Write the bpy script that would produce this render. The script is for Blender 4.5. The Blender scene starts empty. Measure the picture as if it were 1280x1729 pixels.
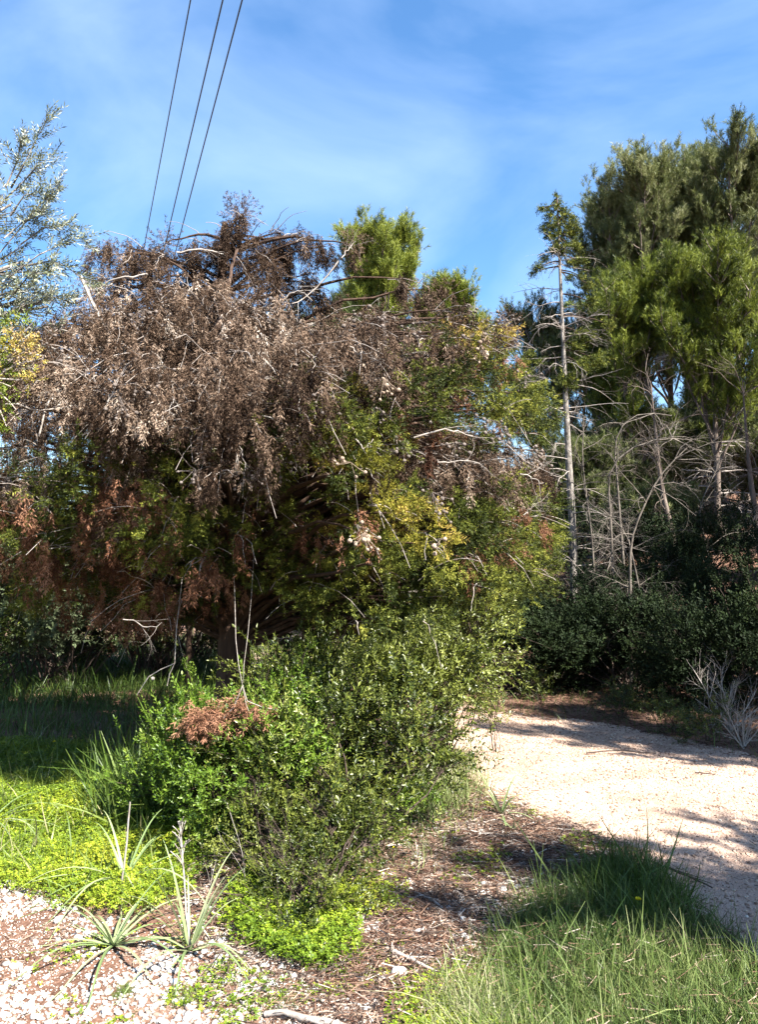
import bpy, math
import numpy as np
from mathutils import Vector

R = np.random.default_rng(7)
scn = bpy.context.scene
COL = scn.collection
F, HZ, CH = 1331.0, 950.0, 1.6            # focal length in photo px, horizon row, eye height

# ------------------------------------------------------------------ terrain
def sstep(t):
    t = np.clip(t, 0, 1); return t * t * (3 - 2 * t)
def hnoise(x, y, s=1.0, k=0.0):
    x = np.asarray(x) * s; y = np.asarray(y) * s
    return (np.sin(x * 1.7 + y * 0.6 + 1.3 + k) + np.sin(-x * 0.9 + y * 1.9 + 4.1 + 2 * k)
            + 0.6 * np.sin(x * 3.7 - y * 2.3 + k * 3) + 0.5 * np.sin(x * 2.9 + y * 4.3 + 2.2 + k)
            + 0.35 * np.sin(7.1 * x + 3.9 * y + k) + 0.35 * np.sin(-5.3 * x + 8.3 * y + 1 + k)) / 2.0
def terrain(x, y):
    x = np.asarray(x, float); y = np.asarray(y, float)
    u = (x - 3.2) * 0.55 + (y - 9.0) * 0.75
    hill = 0.40 * np.maximum(u - 0.6, 0) * sstep((x + 1.0) / 4.0) * sstep((u - 0.3) / 2.5)
    hill = 7.5 * (1 - np.exp(-hill / 7.5)) + hill * 0.02
    far = sstep((np.hypot(x, y) - 60) / 160)
    z = 0.018 * hnoise(x, y, 1.1) + 0.006 * hnoise(x, y, 4.7, 2) + hill * (1 + 0.06 * hnoise(x, y, 0.5, 1))
    return z + far * 1.0 * hnoise(x, y, 0.02)
def W(px, py, D):                          # a point seen at a photo position and a distance
    return np.array([(px - 640) / F * D, D, CH + (HZ - py) / F * D])
def G(px, py):                             # same for the flat ground
    D = F * CH / (py - HZ); return np.array([(px - 640) / F * D, D])
def onground(xy):
    return np.array([xy[0], xy[1], float(terrain(xy[0], xy[1]))])

# ------------------------------------------------------------------ mesh tools
class Mesh:
    def __init__(s): s.v = []; s.f = []; s.t = []; s.n = 0
    def add(s, v, f, t):
        v = np.asarray(v, np.float32).reshape(-1, 3); f = np.asarray(f, np.int64)
        s.v.append(v); s.f.append(f + s.n)
        s.t.append(np.broadcast_to(np.asarray(t, np.float32), (len(f),)).copy()); s.n += len(v)
        return s
    def scatter(s, tpl, pos, d, scale, tint, jit=0.08, roll=None, up=None):
        tv, tf = tpl; m = len(pos)
        if m == 0: return s
        B = basis(d, roll, up)
        sc = np.broadcast_to(np.asarray(scale, float), (m,))
        v = np.einsum('mij,nj->mni', B, tv) * sc[:, None, None] + pos[:, None, :]
        f = tf[None] + (np.arange(m) * len(tv))[:, None, None]
        t = np.broadcast_to(np.asarray(tint, float), (m,))[:, None] + R.normal(0, jit, (m, len(tf)))
        return s.add(v, f.reshape(-1, tf.shape[1]), np.clip(t.ravel(), 0.001, 0.999))
    def tube(s, p, r, n=5, t=0.5):
        p = np.asarray(p, float); k = len(p); r = np.broadcast_to(np.asarray(r, float), (k,))
        d = np.gradient(p, axis=0); d /= np.linalg.norm(d, axis=1)[:, None] + 1e-9
        a = np.cross(d, [0.31, 0.12, 0.94]); l = np.linalg.norm(a, axis=1)[:, None]
        a = np.where(l < .05, np.cross(d, [1, 0, 0]), a); a /= np.linalg.norm(a, axis=1)[:, None]
        b = np.cross(d, a); an = np.linspace(0, 2 * np.pi, n, endpoint=False)
        v = p[:, None] + r[:, None, None] * (np.cos(an)[None, :, None] * a[:, None] + np.sin(an)[None, :, None] * b[:, None])
        i = np.arange(k - 1)[:, None] * n; j = np.arange(n)[None]; j2 = (j + 1) % n
        f = np.stack([i + j, i + j2, i + n + j2, i + n + j], -1).reshape(-1, 4)
        s.add(v, f, t)
        s.add(v[-1], np.stack([np.zeros(n - 2, int), np.arange(1, n - 1), np.arange(2, n)], 1), t)
        return s.add(v[0], np.stack([np.zeros(n - 2, int), np.arange(2, n), np.arange(1, n - 1)], 1), t)
    def build(s, name, mat, parent=None, smooth=False, loc=None):
        me = bpy.data.meshes.new(name)
        v = np.concatenate(s.v) if s.v else np.zeros((0, 3), np.float32)
        if parent is not None: v = v - np.array(parent.location, np.float32)
        elif loc is not None: v = v - np.asarray(loc, np.float32)
        me.vertices.add(len(v)); me.vertices.foreach_set('co', v.astype(np.float32).ravel())
        tot = np.concatenate([np.full(len(f), f.shape[1], np.int32) for f in s.f])
        loops = np.concatenate([f.ravel() for f in s.f]).astype(np.int32)
        me.loops.add(len(loops)); me.loops.foreach_set('vertex_index', loops)
        me.polygons.add(len(tot))
        me.polygons.foreach_set('loop_start', np.concatenate([[0], np.cumsum(tot)[:-1]]).astype(np.int32))
        me.polygons.foreach_set('loop_total', tot)
        if smooth: me.polygons.foreach_set('use_smooth', np.ones(len(tot), bool))
        at = me.attributes.new('tint', 'FLOAT', 'FACE'); at.data.foreach_set('value', np.concatenate(s.t))
        me.materials.append(mat); me.update()
        o = bpy.data.objects.new(name, me); COL.objects.link(o)
        if parent is not None: o.parent = parent
        elif loc is not None: o.location = [float(c) for c in loc]
        return o

def basis(d, roll=None, up=None):
    d = np.asarray(d, float); d = d / (np.linalg.norm(d, axis=1)[:, None] + 1e-9)
    ref = np.tile([0, 0, 1.0], (len(d), 1)); ref[np.abs(d[:, 2]) > .95] = [1, 0, 0]
    x = np.cross(ref, d); x /= np.linalg.norm(x, axis=1)[:, None]
    y = np.cross(d, x)
    ro = R.uniform(0, 2 * np.pi, len(d)) if roll is None else np.broadcast_to(roll, (len(d),)) + R.normal(0, .35, len(d))
    c, q = np.cos(ro)[:, None], np.sin(ro)[:, None]
    return np.stack([c * x + q * y, -q * x + c * y, d], 2)

def root(name, label, cat, loc, group=None):
    o = bpy.data.objects.new(name, None); COL.objects.link(o); o.location = [float(c) for c in loc]
    o.empty_display_size = .1
    return tag(o, label, cat, group)
def tag(o, label=None, cat=None, group=None, kind=None):
    if label: o['label'] = label
    if cat: o['category'] = cat
    if group: o['group'] = group
    if kind: o['kind'] = kind
    return o

# ------------------------------------------------------------------ materials
def nt(name):
    m = bpy.data.materials.new(name); m.use_nodes = True; t = m.node_tree
    return m, t, t.nodes, t.links
def ramp(n, stops, k=1.0):
    stops = [(p, tuple(min(.9, x * k) for x in c)) for p, c in stops]
    r = n.new('ShaderNodeValToRGB'); e = r.color_ramp.elements
    while len(e) < len(stops): e.new(0.5)
    for i, (p, c) in enumerate(stops): e[i].position = p; e[i].color = (*c, 1)
    return r
def leafmat(name, stops, trans=0.25, rough=0.55, spec=0.3, k=.62):
    trans *= .75; spec *= .7
    m, t, n, l = nt(name); b = n['Principled BSDF']; out = n['Material Output']
    a = n.new('ShaderNodeAttribute'); a.attribute_name = 'tint'
    r = ramp(n, stops, k); l.new(a.outputs['Fac'], r.inputs[0])
    b.inputs['Roughness'].default_value = rough; b.inputs['Specular IOR Level'].default_value = spec
    l.new(r.outputs[0], b.inputs['Base Color'])
    if trans:
        tr = n.new('ShaderNodeBsdfTranslucent'); l.new(r.outputs[0], tr.inputs[0])
        mx = n.new('ShaderNodeMixShader'); mx.inputs[0].default_value = trans
        l.new(b.outputs[0], mx.inputs[1]); l.new(tr.outputs[0], mx.inputs[2]); l.new(mx.outputs[0], out.inputs[0])
    return m
def barkmat(name, c1, c2, scale=14, stretch=0.2, bump=0.6, rough=0.85):
    m, t, n, l = nt(name); b = n['Principled BSDF']
    tc = n.new('ShaderNodeTexCoord'); mp = n.new('ShaderNodeMapping'); mp.inputs['Scale'].default_value = (1, 1, stretch)
    l.new(tc.outputs['Object'], mp.inputs[0])
    no = n.new('ShaderNodeTexNoise'); no.inputs['Scale'].default_value = scale; no.inputs['Detail'].default_value = 8
    no.inputs['Roughness'].default_value = .7
    l.new(mp.outputs[0], no.inputs[0])
    r = ramp(n, [(.35, c1), (.65, c2)], .55); l.new(no.outputs[0], r.inputs[0]); l.new(r.outputs[0], b.inputs['Base Color'])
    bm = n.new('ShaderNodeBump'); bm.inputs['Strength'].default_value = bump; bm.inputs['Distance'].default_value = .02
    l.new(no.outputs[0], bm.inputs['Height']); l.new(bm.outputs[0], b.inputs['Normal'])
    b.inputs['Roughness'].default_value = rough; b.inputs['Specular IOR Level'].default_value = .2
    return m
def soilmat(name, cols, sc=(3, 22, 90), bump=.7, dist=.015):
    m, t, n, l = nt(name); b = n['Principled BSDF']
    tc = n.new('ShaderNodeTexCoord')
    ns = []
    for s in sc:
        q = n.new('ShaderNodeTexNoise'); q.inputs['Scale'].default_value = s; q.inputs['Detail'].default_value = 6
        l.new(tc.outputs['Object'], q.inputs[0]); ns.append(q)
    m1 = n.new('ShaderNodeMath'); m1.operation = 'MULTIPLY_ADD'; l.new(ns[1].outputs[0], m1.inputs[0]); m1.inputs[1].default_value = .6
    l.new(ns[0].outputs[0], m1.inputs[2])
    m2 = n.new('ShaderNodeMath'); m2.operation = 'MULTIPLY_ADD'; l.new(ns[2].outputs[0], m2.inputs[0]); m2.inputs[1].default_value = .7
    l.new(m1.outputs[0], m2.inputs[2])
    r = ramp(n, [(.0 + i / (len(cols) - 1), c) for i, c in enumerate(cols)], .66)
    mr = n.new('ShaderNodeMapRange'); mr.inputs[1].default_value = .8; mr.inputs[2].default_value = 1.5
    l.new(m2.outputs[0], mr.inputs[0]); l.new(mr.outputs[0], r.inputs[0]); l.new(r.outputs[0], b.inputs['Base Color'])
    vo = n.new('ShaderNodeTexVoronoi'); vo.inputs['Scale'].default_value = sc[2] * .8; l.new(tc.outputs['Object'], vo.inputs[0])
    ad = n.new('ShaderNodeMath'); ad.operation = 'MULTIPLY_ADD'; l.new(vo.outputs[0], ad.inputs[0]); ad.inputs[1].default_value = -.5
    l.new(m2.outputs[0], ad.inputs[2])
    bm = n.new('ShaderNodeBump'); bm.inputs['Strength'].default_value = bump; bm.inputs['Distance'].default_value = dist
    l.new(ad.outputs[0], bm.inputs['Height']); l.new(bm.outputs[0], b.inputs['Normal'])
    b.inputs['Roughness'].default_value = .95; b.inputs['Specular IOR Level'].default_value = .15
    return m
MT = {
 'soil': soilmat('soil', [(.07, .035, .022), (.20, .11, .075), (.34, .23, .17)]),
 'path': soilmat('path_dirt', [(.32, .205, .15), (.53, .37, .28), (.70, .54, .43)], (1.6, 18, 110), .8, .012),
 'stone': leafmat('pale_limestone', [(0, (.26, .19, .15)), (.35, (.46, .38, .32)), (.7, (.68, .63, .57)), (1, (.86, .84, .80))], 0, .8, .2),
 'pathstone': leafmat('path_stone', [(0, (.24, .15, .11)), (.4, (.52, .36, .26)), (.8, (.72, .57, .43)), (1, (.85, .76, .64))], 0, .9, .2),
 'dead': leafmat('dead_fronds', [(0, (.03, .018, .012)), (.35, (.11, .07, .046)), (.62, (.25, .175, .125)), (.85, (.48, .37, .28)), (1, (.78, .68, .58))], .06, .8, .1),
 'rust': leafmat('rust_fronds', [(0, (.07, .03, .018)), (.5, (.22, .10, .055)), (1, (.50, .27, .17))], .15, .8, .1),
 'green': leafmat('cypress_green', [(0, (.018, .03, .006)), (.4, (.055, .075, .011)), (.7, (.17, .20, .025)), (1, (.42, .42, .07))], .2, .6, .25),
 'gold': leafmat('cypress_gold', [(0, (.08, .085, .01)), (.4, (.21, .21, .025)), (.75, (.42, .36, .05)), (1, (.62, .42, .12))], .22, .6, .2),
 'pine': leafmat('pine_needles', [(0, (.05, .07, .02)), (.3, (.14, .17, .05)), (.6, (.27, .30, .10)), (1, (.48, .48, .25))], .35, .5, .3),
 'pineyellow': leafmat('bright_needles', [(0, (.03, .05, .01)), (.4, (.19, .24, .03)), (1, (.45, .50, .08))], .4, .5, .3),
 'shrub': leafmat('mastic_leaves', [(0, (.015, .03, .008)), (.35, (.06, .085, .014)), (.75, (.20, .23, .035)), (1, (.36, .40, .12))], .22, .38, .5),
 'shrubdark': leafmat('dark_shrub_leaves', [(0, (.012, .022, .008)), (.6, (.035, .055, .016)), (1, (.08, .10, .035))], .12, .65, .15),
 'bright': leafmat('bright_leaves', [(0, (.05, .10, .01)), (.5, (.13, .23, .02)), (1, (.30, .38, .06))], .3, .42, .45),
 'grey': leafmat('greygreen_leaves', [(0, (.06, .08, .04)), (.5, (.14, .18, .085)), (1, (.30, .34, .2))], .2, .6, .3),
 'olive': leafmat('olive_leaves', [(0, (.06, .08, .035)), (.45, (.17, .20, .10)), (.8, (.38, .40, .27)), (1, (.60, .60, .52))], .2, .42, .5),
 'yleaf': leafmat('yellowing_leaves', [(0, (.07, .13, .015)), (.45, (.22, .28, .03)), (.7, (.50, .40, .07)), (1, (.62, .42, .2))], .3, .45, .4),
 'clover': leafmat('clover_leaves', [(0, (.04, .08, .008)), (.3, (.14, .23, .016)), (.6, (.32, .42, .03)), (1, (.62, .60, .06))], .3, .5, .35),
 'grass': leafmat('grass_blades', [(0, (.04, .08, .015)), (.5, (.11, .18, .03)), (.85, (.22, .28, .07)), (1, (.42, .38, .2))], .3, .45, .4),
 'wildgrass': leafmat('pale_grass_blades', [(0, (.04, .08, .02)), (.4, (.13, .19, .045)), (.75, (.31, .35, .13)), (1, (.60, .52, .36))], .25, .5, .3),
 'asph': leafmat('asphodel_leaves', [(0, (.11, .17, .06)), (.5, (.24, .33, .13)), (1, (.46, .50, .27))], .25, .4, .45),
 'straw': leafmat('straw', [(0, (.13, .07, .045)), (.4, (.30, .19, .13)), (.75, (.52, .40, .31)), (1, (.70, .62, .54))], .1, .8, .1),
 'needlelitter': leafmat('needle_litter', [(0, (.05, .025, .018)), (.5, (.19, .10, .07)), (1, (.42, .28, .20))], .05, .9, .1),
 'twig': barkmat('grey_twig', (.30, .24, .20), (.60, .54, .49), 30, .3, .4),
 'deadwood': barkmat('dead_wood', (.09, .075, .06), (.28, .24, .20), 30, .3, .4),
 'palewood': barkmat('pale_wood', (.28, .23, .19), (.66, .60, .54), 30, .3, .3),
 'brownbark': barkmat('cypress_bark', (.045, .026, .018), (.15, .09, .06), 18, .12, 1),
 'pinebark': barkmat('pine_bark', (.10, .07, .055), (.30, .24, .20), 10, .4, .9),
 'silverbark': barkmat('silver_bark', (.08, .07, .06), (.48, .43, .38), 12, .8, .5),
 'darktwig': barkmat('dark_twig', (.05, .035, .028), (.14, .10, .08), 30, .3, .4),
 'cone': barkmat('cypress_cones', (.24, .16, .11), (.70, .56, .43), 120, 1, .5),
 'conegrey': barkmat('old_cones', (.09, .07, .06), (.38, .32, .28), 120, 1, .5),
 'yflower': leafmat('yellow_petals', [(0, (.7, .55, .01)), (1, (.9, .75, .03))], .2, .6, .2),
}
_m, _t, _n, _l = nt('cable'); _n['Principled BSDF'].inputs['Base Color'].default_value = (.02, .02, .022, 1); MT['cable'] = _m

# ------------------------------------------------------------------ templates (axis along +z, length about 1)
def norm(a): return a / (np.linalg.norm(a, axis=-1, keepdims=True) + 1e-9)
def strips(base, d, L, w, side=None, taper=.35, bend=None):
    m = len(base); d = norm(d)
    if side is None: side = norm(np.cross(d, R.normal(size=(m, 3))))
    L = np.broadcast_to(L, (m,))[:, None]; w = np.broadcast_to(w, (m,))[:, None]
    tip = base + d * L
    if bend is not None: tip = tip + bend
    v = np.stack([base - side * w * .5, base + side * w * .5, tip + side * w * .5 * taper, tip - side * w * .5 * taper], 1)
    return v.reshape(-1, 3), np.arange(4 * m).reshape(m, 4)
def spray_tpl(n=14, fl=.34, w=.075, spread=.75, flat=.5):
    z = np.sort(R.uniform(.05, .95, n)); a = R.uniform(0, 2 * np.pi, n)
    d = np.stack([np.cos(a), np.sin(a) * flat, np.zeros(n)], 1) * spread + [0, 0, 1] * np.ones((n, 1)) * .7
    base = np.stack([.05 * np.cos(a) * 1, .05 * np.sin(a), z], 1)
    bx = .10 * np.sin(z * 3); base[:, 0] += bx
    v, f = strips(base, d, fl * R.uniform(.6, 1.3, n), w)
    return v, f
def tuft_tpl(n=22, w=.03, spread=.55, ln=.55):
    z = R.uniform(0, .75, n); a = R.uniform(0, 2 * np.pi, n)
    d = np.stack([np.cos(a) * spread, np.sin(a) * spread, np.full(n, .8)], 1)
    base = np.stack([np.zeros(n), np.zeros(n), z], 1)
    return strips(base, d, ln * R.uniform(.7, 1.2, n), w, taper=.25)
def twig_tpl(n=12, L=.22, wd=.10, out=.9, fold=.25, stem=.02, pair=False):
    V, Fc = [], []; k = 0
    for i in range(n):
        z = .12 + .88 * (i // (2 if pair else 1)) / (n / (2 if pair else 1))
        a = i * 2.4 + R.uniform(-.4, .4) if not pair else (i % 2) * np.pi + (i // 2) * 1.57 + R.uniform(-.4, .4)
        if i == n - 1: o = .1
        else: o = out * R.uniform(.7, 1.2)
        d = norm(np.array([np.cos(a) * o, np.sin(a) * o, .6])); s = norm(np.cross(d, [0, 0, 1.001]) + R.normal(0, .25, 3))
        nr = np.cross(s, d); b = np.array([0, 0, z]); l = L * R.uniform(.75, 1.2); w = wd * R.uniform(.8, 1.15)
        V += [b, b + d * l * .5 + s * w * .5 + nr * fold * w, b + d * l, b + d * l * .5 - s * w * .5 + nr * fold * w]
        Fc += [[k, k + 1, k + 2], [k, k + 2, k + 3]]; k += 4
    if stem:
        V += [np.array([-stem, 0, 0]), np.array([stem, 0, 0]), np.array([0, .002, 1.])]; Fc += [[k, k + 1, k + 2]]
    return np.array(V), np.array(Fc)
def clover_tpl():
    V, Fc = [], []; k = 0
    for i in range(3):
        a = i * 2.09; d = np.array([np.cos(a), np.sin(a), .15]); s = np.array([-np.sin(a), np.cos(a), 0])
        c = np.array([0, 0, 0.0])
        V += [c, c + d * .7 + s * .42, c + d * 1.0, c + d * .7 - s * .42]; Fc += [[k, k + 1, k + 2, k + 3]]; k += 4
    V += [c + [-.03, 0, 0], c + [.03, 0, 0], c + [.05, .1, -2.2], c + [-.05, .1, -2.2]]; Fc += [[k, k + 1, k + 2, k + 3]]
    return np.array(V), np.array(Fc)
def blade_tpl(bend=.4, w=.03, seg=3):
    t = np.linspace(0, 1, seg + 1); c = np.stack([bend * t ** 2, 0 * t, t * (1 - .25 * bend * t)], 1)
    ww = w * (1 - .85 * t ** 1.5)
    v = np.concatenate([c + np.array([0, 1, 0]) * ww[:, None] * .5, c - np.array([0, 1, 0]) * ww[:, None] * .5])
    f = np.array([[i, i + 1, i + 2 + seg, i + 1 + seg] for i in range(seg)])
    return v, f
def ico():
    p = (1 + 5 ** .5) / 2
    v = norm(np.array([(-1, p, 0), (1, p, 0), (-1, -p, 0), (1, -p, 0), (0, -1, p), (0, 1, p), (0, -1, -p), (0, 1, -p), (p, 0, -1), (p, 0, 1), (-p, 0, -1), (-p, 0, 1)], float))
    f = np.array([(0, 11, 5), (0, 5, 1), (0, 1, 7), (0, 7, 10), (0, 10, 11), (1, 5, 9), (5, 11, 4), (11, 10, 2), (10, 7, 6), (7, 1, 8), (3, 9, 4), (3, 4, 2), (3, 2, 6), (3, 6, 8), (3, 8, 9), (4, 9, 5), (2, 4, 11), (6, 2, 10), (8, 6, 7), (9, 8, 1)])
    return v, f
def ico2():
    v, f = ico(); V = list(v); c = {}; o = []
    def mid(a, b):
        k = (min(a, b), max(a, b))
        if k not in c: c[k] = len(V); V.append(norm((V[a] + V[b]) / 2))
        return c[k]
    for a, b, d in f:
        x, y, z = mid(a, b), mid(b, d), mid(d, a); o += [(a, x, z), (b, y, x), (d, z, y), (x, y, z)]
    return np.array(V), np.array(o)
def stone_tpl():
    v, f = ico(); v = v * R.uniform(.7, 1.15, (12, 1)) * [1, R.uniform(.6, .95), R.uniform(.4, .7)]
    return v, f
def cone_tpl():
    v, f = ico2(); v = v * (1 + R.uniform(-.09, .09, (len(v), 1))); return v, f
STONES = [stone_tpl() for _ in range(8)]
SPR = [spray_tpl(22, .19, .062, .85, .9) for _ in range(6)]
HANG = [spray_tpl(16, .24, .062, .6, .9) for _ in range(6)]
TUFT = [tuft_tpl(34, .032, .75, .34) for _ in range(5)]
MAST = [twig_tpl(11, .26, .13) for _ in range(5)]
OLIV = [twig_tpl(16, .30, .065, .75, .15, .012, True) for _ in range(5)]
CLOV = clover_tpl(); BL = [blade_tpl(b, .035) for b in (.15, .4, .8)]

def multi(mesh, tpls, pos, d, scale, tint, jit=.08):
    k = R.integers(0, len(tpls), len(pos)); scale = np.broadcast_to(scale, (len(pos),)); tint = np.broadcast_to(tint, (len(pos),))
    for i, t in enumerate(tpls):
        q = k == i; mesh.scatter(t, pos[q], d[q], scale[q], tint[q], jit)
def inpoly(x, y, P):
    x = np.asarray(x); y = np.asarray(y); c = np.zeros(x.shape, bool); n = len(P)
    for i in range(n):
        x1, y1 = P[i]; x2, y2 = P[(i + 1) % n]
        if y1 == y2: continue
        c ^= ((y1 > y) != (y2 > y)) & (x < (x2 - x1) * (y - y1) / (y2 - y1) + x1)
    return c
def gpoly(P): return [tuple(G(*p)) for p in P]
def fill(P, n, soft=.0, keep=None):
    P = np.array(P); lo, hi = P.min(0) - soft, P.max(0) + soft
    out = []; c = 0
    while c < n:
        q = R.uniform(lo, hi, (n * 2, 2)); w = q + (R.normal(0, soft, q.shape) if soft else 0)
        q = q[inpoly(w[:, 0], w[:, 1], P)]
        if keep is not None: q = q[keep(q)]
        out.append(q); c += len(q)
        if len(out) > 60: break
    return np.concatenate(out)[:n]
def curve(p0, p1, sag=0.0, n=8, wob=.03):
    p0 = np.asarray(p0, float); p1 = np.asarray(p1, float); t = np.linspace(0, 1, n)[:, None]
    L = np.linalg.norm(p1 - p0); p = p0 * (1 - t) + p1 * t; p[:, 2] += sag * L * 4 * (t * (1 - t))[:, 0]
    w = R.normal(0, wob * L, (n, 3)); w[0] = 0; w[-1] = 0
    w = np.cumsum(w, 0) * .5; w -= t * w[-1]; w[0] = 0
    return p + w
def grow(mesh, p, d, L, r, lvl, kids=4, ang=.8, grav=0., up=0., curl=.25, ends=None, nseg=6, t=.5, sides=5, tipf=.25, flat=1.0):
    """a branch with its side branches; ends collects (point, direction) along the last level"""
    d = norm(np.asarray(d, float)); P = [np.asarray(p, float)]; D = [d]
    for i in range(nseg):
        d = norm(d + R.normal(0, curl, 3) * [1, 1, .6] / math.sqrt(nseg) + np.array([0, 0, (up - grav) / nseg])); P.append(P[-1] + d * L / nseg); D.append(d)
    P = np.array(P); mesh.tube(P, np.linspace(r, r * tipf, len(P)), sides if lvl else 3, t)
    if ends is not None:
        for i in range(max(1, nseg // 2) if lvl == 0 else nseg - 1, nseg + 1): ends.append((P[i], D[i]))
    if lvl <= 0: return P
    for k in range(kids):
        s = R.uniform(.2, .98); i = min(int(s * nseg), nseg - 1); fr = s * nseg - i
        q = P[i] * (1 - fr) + P[i + 1] * fr
        side = R.normal(size=3) * [1, 1, flat]; side -= D[i] * side.dot(D[i]); side = norm(side)
        a = ang * R.uniform(.7, 1.25)
        grow(mesh, q, D[i] * math.cos(a) + side * math.sin(a), L * R.uniform(.4, .7) * (1.1 - .5 * s), r * (1 - .7 * s) * .55, lvl - 1, kids, ang, grav, up, curl, ends, max(3, nseg - 1), t, max(3, sides - 1), tipf, flat)
    return P

# ------------------------------------------------------------------ ground and path
PATH_NEAR = gpoly([(1500, 1729), (1280, 1600), (1160, 1510), (1000, 1425), (900, 1385), (840, 1345), (790, 1300), (755, 1250), (750, 1215)]) + [(.6, 9.6), (-.6, 11.5), (-3, 13), (-7, 14)]
PATH_FAR = gpoly([(1900, 1450), (1500, 1330), (1280, 1275), (1130, 1235), (1000, 1213), (900, 1203), (800, 1196)]) + [(.9, 10.6), (-.3, 13.2), (-3, 15.2), (-7, 16.4)]
PATHP = PATH_NEAR + PATH_FAR[::-1]
def axis(a, b, s0, far):
    c = list(np.arange(a, b, s0)); g = s0; x = b; hi = []
    while x < far: hi.append(x); g *= 1.18; x += g
    g = s0; x = a; lo = []
    while x > -far: g *= 1.18; x -= g; lo.append(x)
    return np.array(lo[::-1] + c + hi)
gx = axis(-4.5, 5.5, .04, 900); gy = axis(1.2, 11, .04, 900)
X, Y = np.meshgrid(gx, gy); Z = terrain(X, Y)
inb = inpoly(X + .035 * hnoise(X, Y, 5) + .02 * hnoise(X, Y, 19, 1), Y + .03 * hnoise(X, Y, 6, 3), PATHP)
Z = Z - .006 * inb
V = np.stack([X, Y, Z], -1).reshape(-1, 3); nx = len(gx)
ii, jj = np.meshgrid(np.arange(len(gy) - 1), np.arange(nx - 1), indexing='ij'); a = (ii * nx + jj).ravel()
FQ = np.stack([a, a + 1, a + nx + 1, a + nx], 1)
onp = inb.ravel()[FQ].sum(1) >= 2
def sub(fq):
    u, inv = np.unique(fq, return_inverse=True); return V[u], inv.reshape(-1, 4)
tag(Mesh().add(*sub(FQ[~onp]), .5).build('ground', MT['soil'], smooth=True), kind='structure')
tag(Mesh().add(*sub(FQ[onp]), .5).build('path', MT['path'], smooth=True), kind='structure')

def stuffs(xy): return np.column_stack([xy, terrain(xy[:, 0], xy[:, 1])])
def updir(n, s=.5): return norm(R.normal(0, s, (n, 3)) * [1, 1, .3] + [0, 0, 1])
def inpath(q): return inpoly(q[:, 0], q[:, 1], PATHP)
# stones on the path
def stones(name, mat, q, size, label, tmu=.5, tsd=.25, sink=.25):
    m = Mesh(); p = stuffs(q); p[:, 2] += size * sink; multi(m, STONES, p, updir(len(p), .3), size, np.clip(R.normal(tmu, tsd, len(p)), 0, 1), .04)
    return tag(m.build(name, MT[mat]), label, kind='stuff')
q = fill(PATHP, 40000, .02, lambda q: (q[:, 1] < 11) & (q[:, 0] < 5)); q = q[np.argsort(R.random(len(q)))]
sz = .0042 * np.exp(R.normal(0, .6, len(q))) * (0.75 + .06 * q[:, 1])
p_ = np.clip(sz, .002, .014)
m = Mesh(); P3 = stuffs(q); P3[:, 2] += p_ * .1 - .006
multi(m, STONES, P3, updir(len(q), .3), p_, np.clip(R.normal(.42, .28, len(q)), 0, 1), .04)
tag(m.build('gravel', MT['pathstone']), 'small beige gravel scattered over the dirt path', kind='stuff')
VERGE = gpoly([(-900, 1500), (0, 1480), (90, 1500), (210, 1545), (330, 1590), (430, 1600), (560, 1640), (680, 1690), (760, 1760), (900, 2300), (-2400, 2300)])
q = fill(VERGE, 42000, .05, lambda q: (np.abs(q[:, 0]) < 3) & (q[:, 1] > 1.6)); s_ = np.clip(.0057 * np.exp(R.normal(0, .6, len(q))), .002, .022)
s_ = s_ * np.where(hnoise(q[:, 0], q[:, 1], 2.3, 4) > -.6, 1, .45)
stones('gravel', 'stone', q, s_, 'white and pinkish limestone gravel along the near verge', .55, .3, .2)
LITTER = gpoly([(400, 1370), (600, 1350), (760, 1330), (860, 1350), (960, 1395), (1060, 1440), (1100, 1500), (950, 1620), (800, 1700), (700, 1760), (420, 1640), (340, 1560), (320, 1440)])
q = fill(LITTER, 13000, .06); s_ = np.clip(.0062 * np.exp(R.normal(0, .6, len(q))), .002, .024)
stones('gravel', 'stone', q, s_, 'scattered pale stones mixed into the brown twig litter', .55, .27)
# needle litter and short straws
def litter(name, P, n, mat, L, w, label, soft=.08, lift=.012, tm=.5, keep=None):
    q = fill(P, n, soft, keep); p = stuffs(q); p[:, 2] += R.uniform(0.002, lift, n)
    d = R.normal(size=(n, 3)) * [1, 1, .16]; l = L * np.exp(R.normal(0, .4, n))
    v, f = strips(p - norm(d) * l[:, None] * .5, d, l, w * R.uniform(.6, 1.4, n), taper=.6)
    return tag(Mesh().add(v, f, np.clip(R.normal(tm, .25, n), 0, 1)).build(name, MT[mat]), label, kind='stuff')
pat = lambda q: hnoise(q[:, 0], q[:, 1], 2.6, 1) > R.uniform(-1.2, .5, len(q))
litter('litter', LITTER, 42000, 'needlelitter', .035, .003, 'reddish brown needle litter under the tree edge', .1, .03, .5, pat)
litter('litter', LITTER, 5000, 'darktwig', .07, .005, 'dark broken twigs lying over the brown litter', .1, .04, .5)
litter('litter', LITTER, 11000, 'straw', .06, .004, 'pale dry straws lying over the brown litter', .1, .03, .6)
litter('litter', VERGE, 9000, 'straw', .035, .003, 'short dry straws between the gravel stones', .03, .012, .5, lambda q: (np.abs(q[:, 0]) < 3) & (q[:, 1] > 1.6) & (hnoise(q[:, 0], q[:, 1], 3, 3) > -.1))
FARV = gpoly([(780, 1215), (900, 1208), (1000, 1216), (1130, 1240), (1280, 1280), (1600, 1370)]) + [(7, 6), (7, 9), (3, 10), (1, 10.2)]
litter('litter', FARV, 14000, 'needlelitter', .05, .005, 'dark leaf litter and moss along the far edge of the path', .1, .03, .3)

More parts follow.
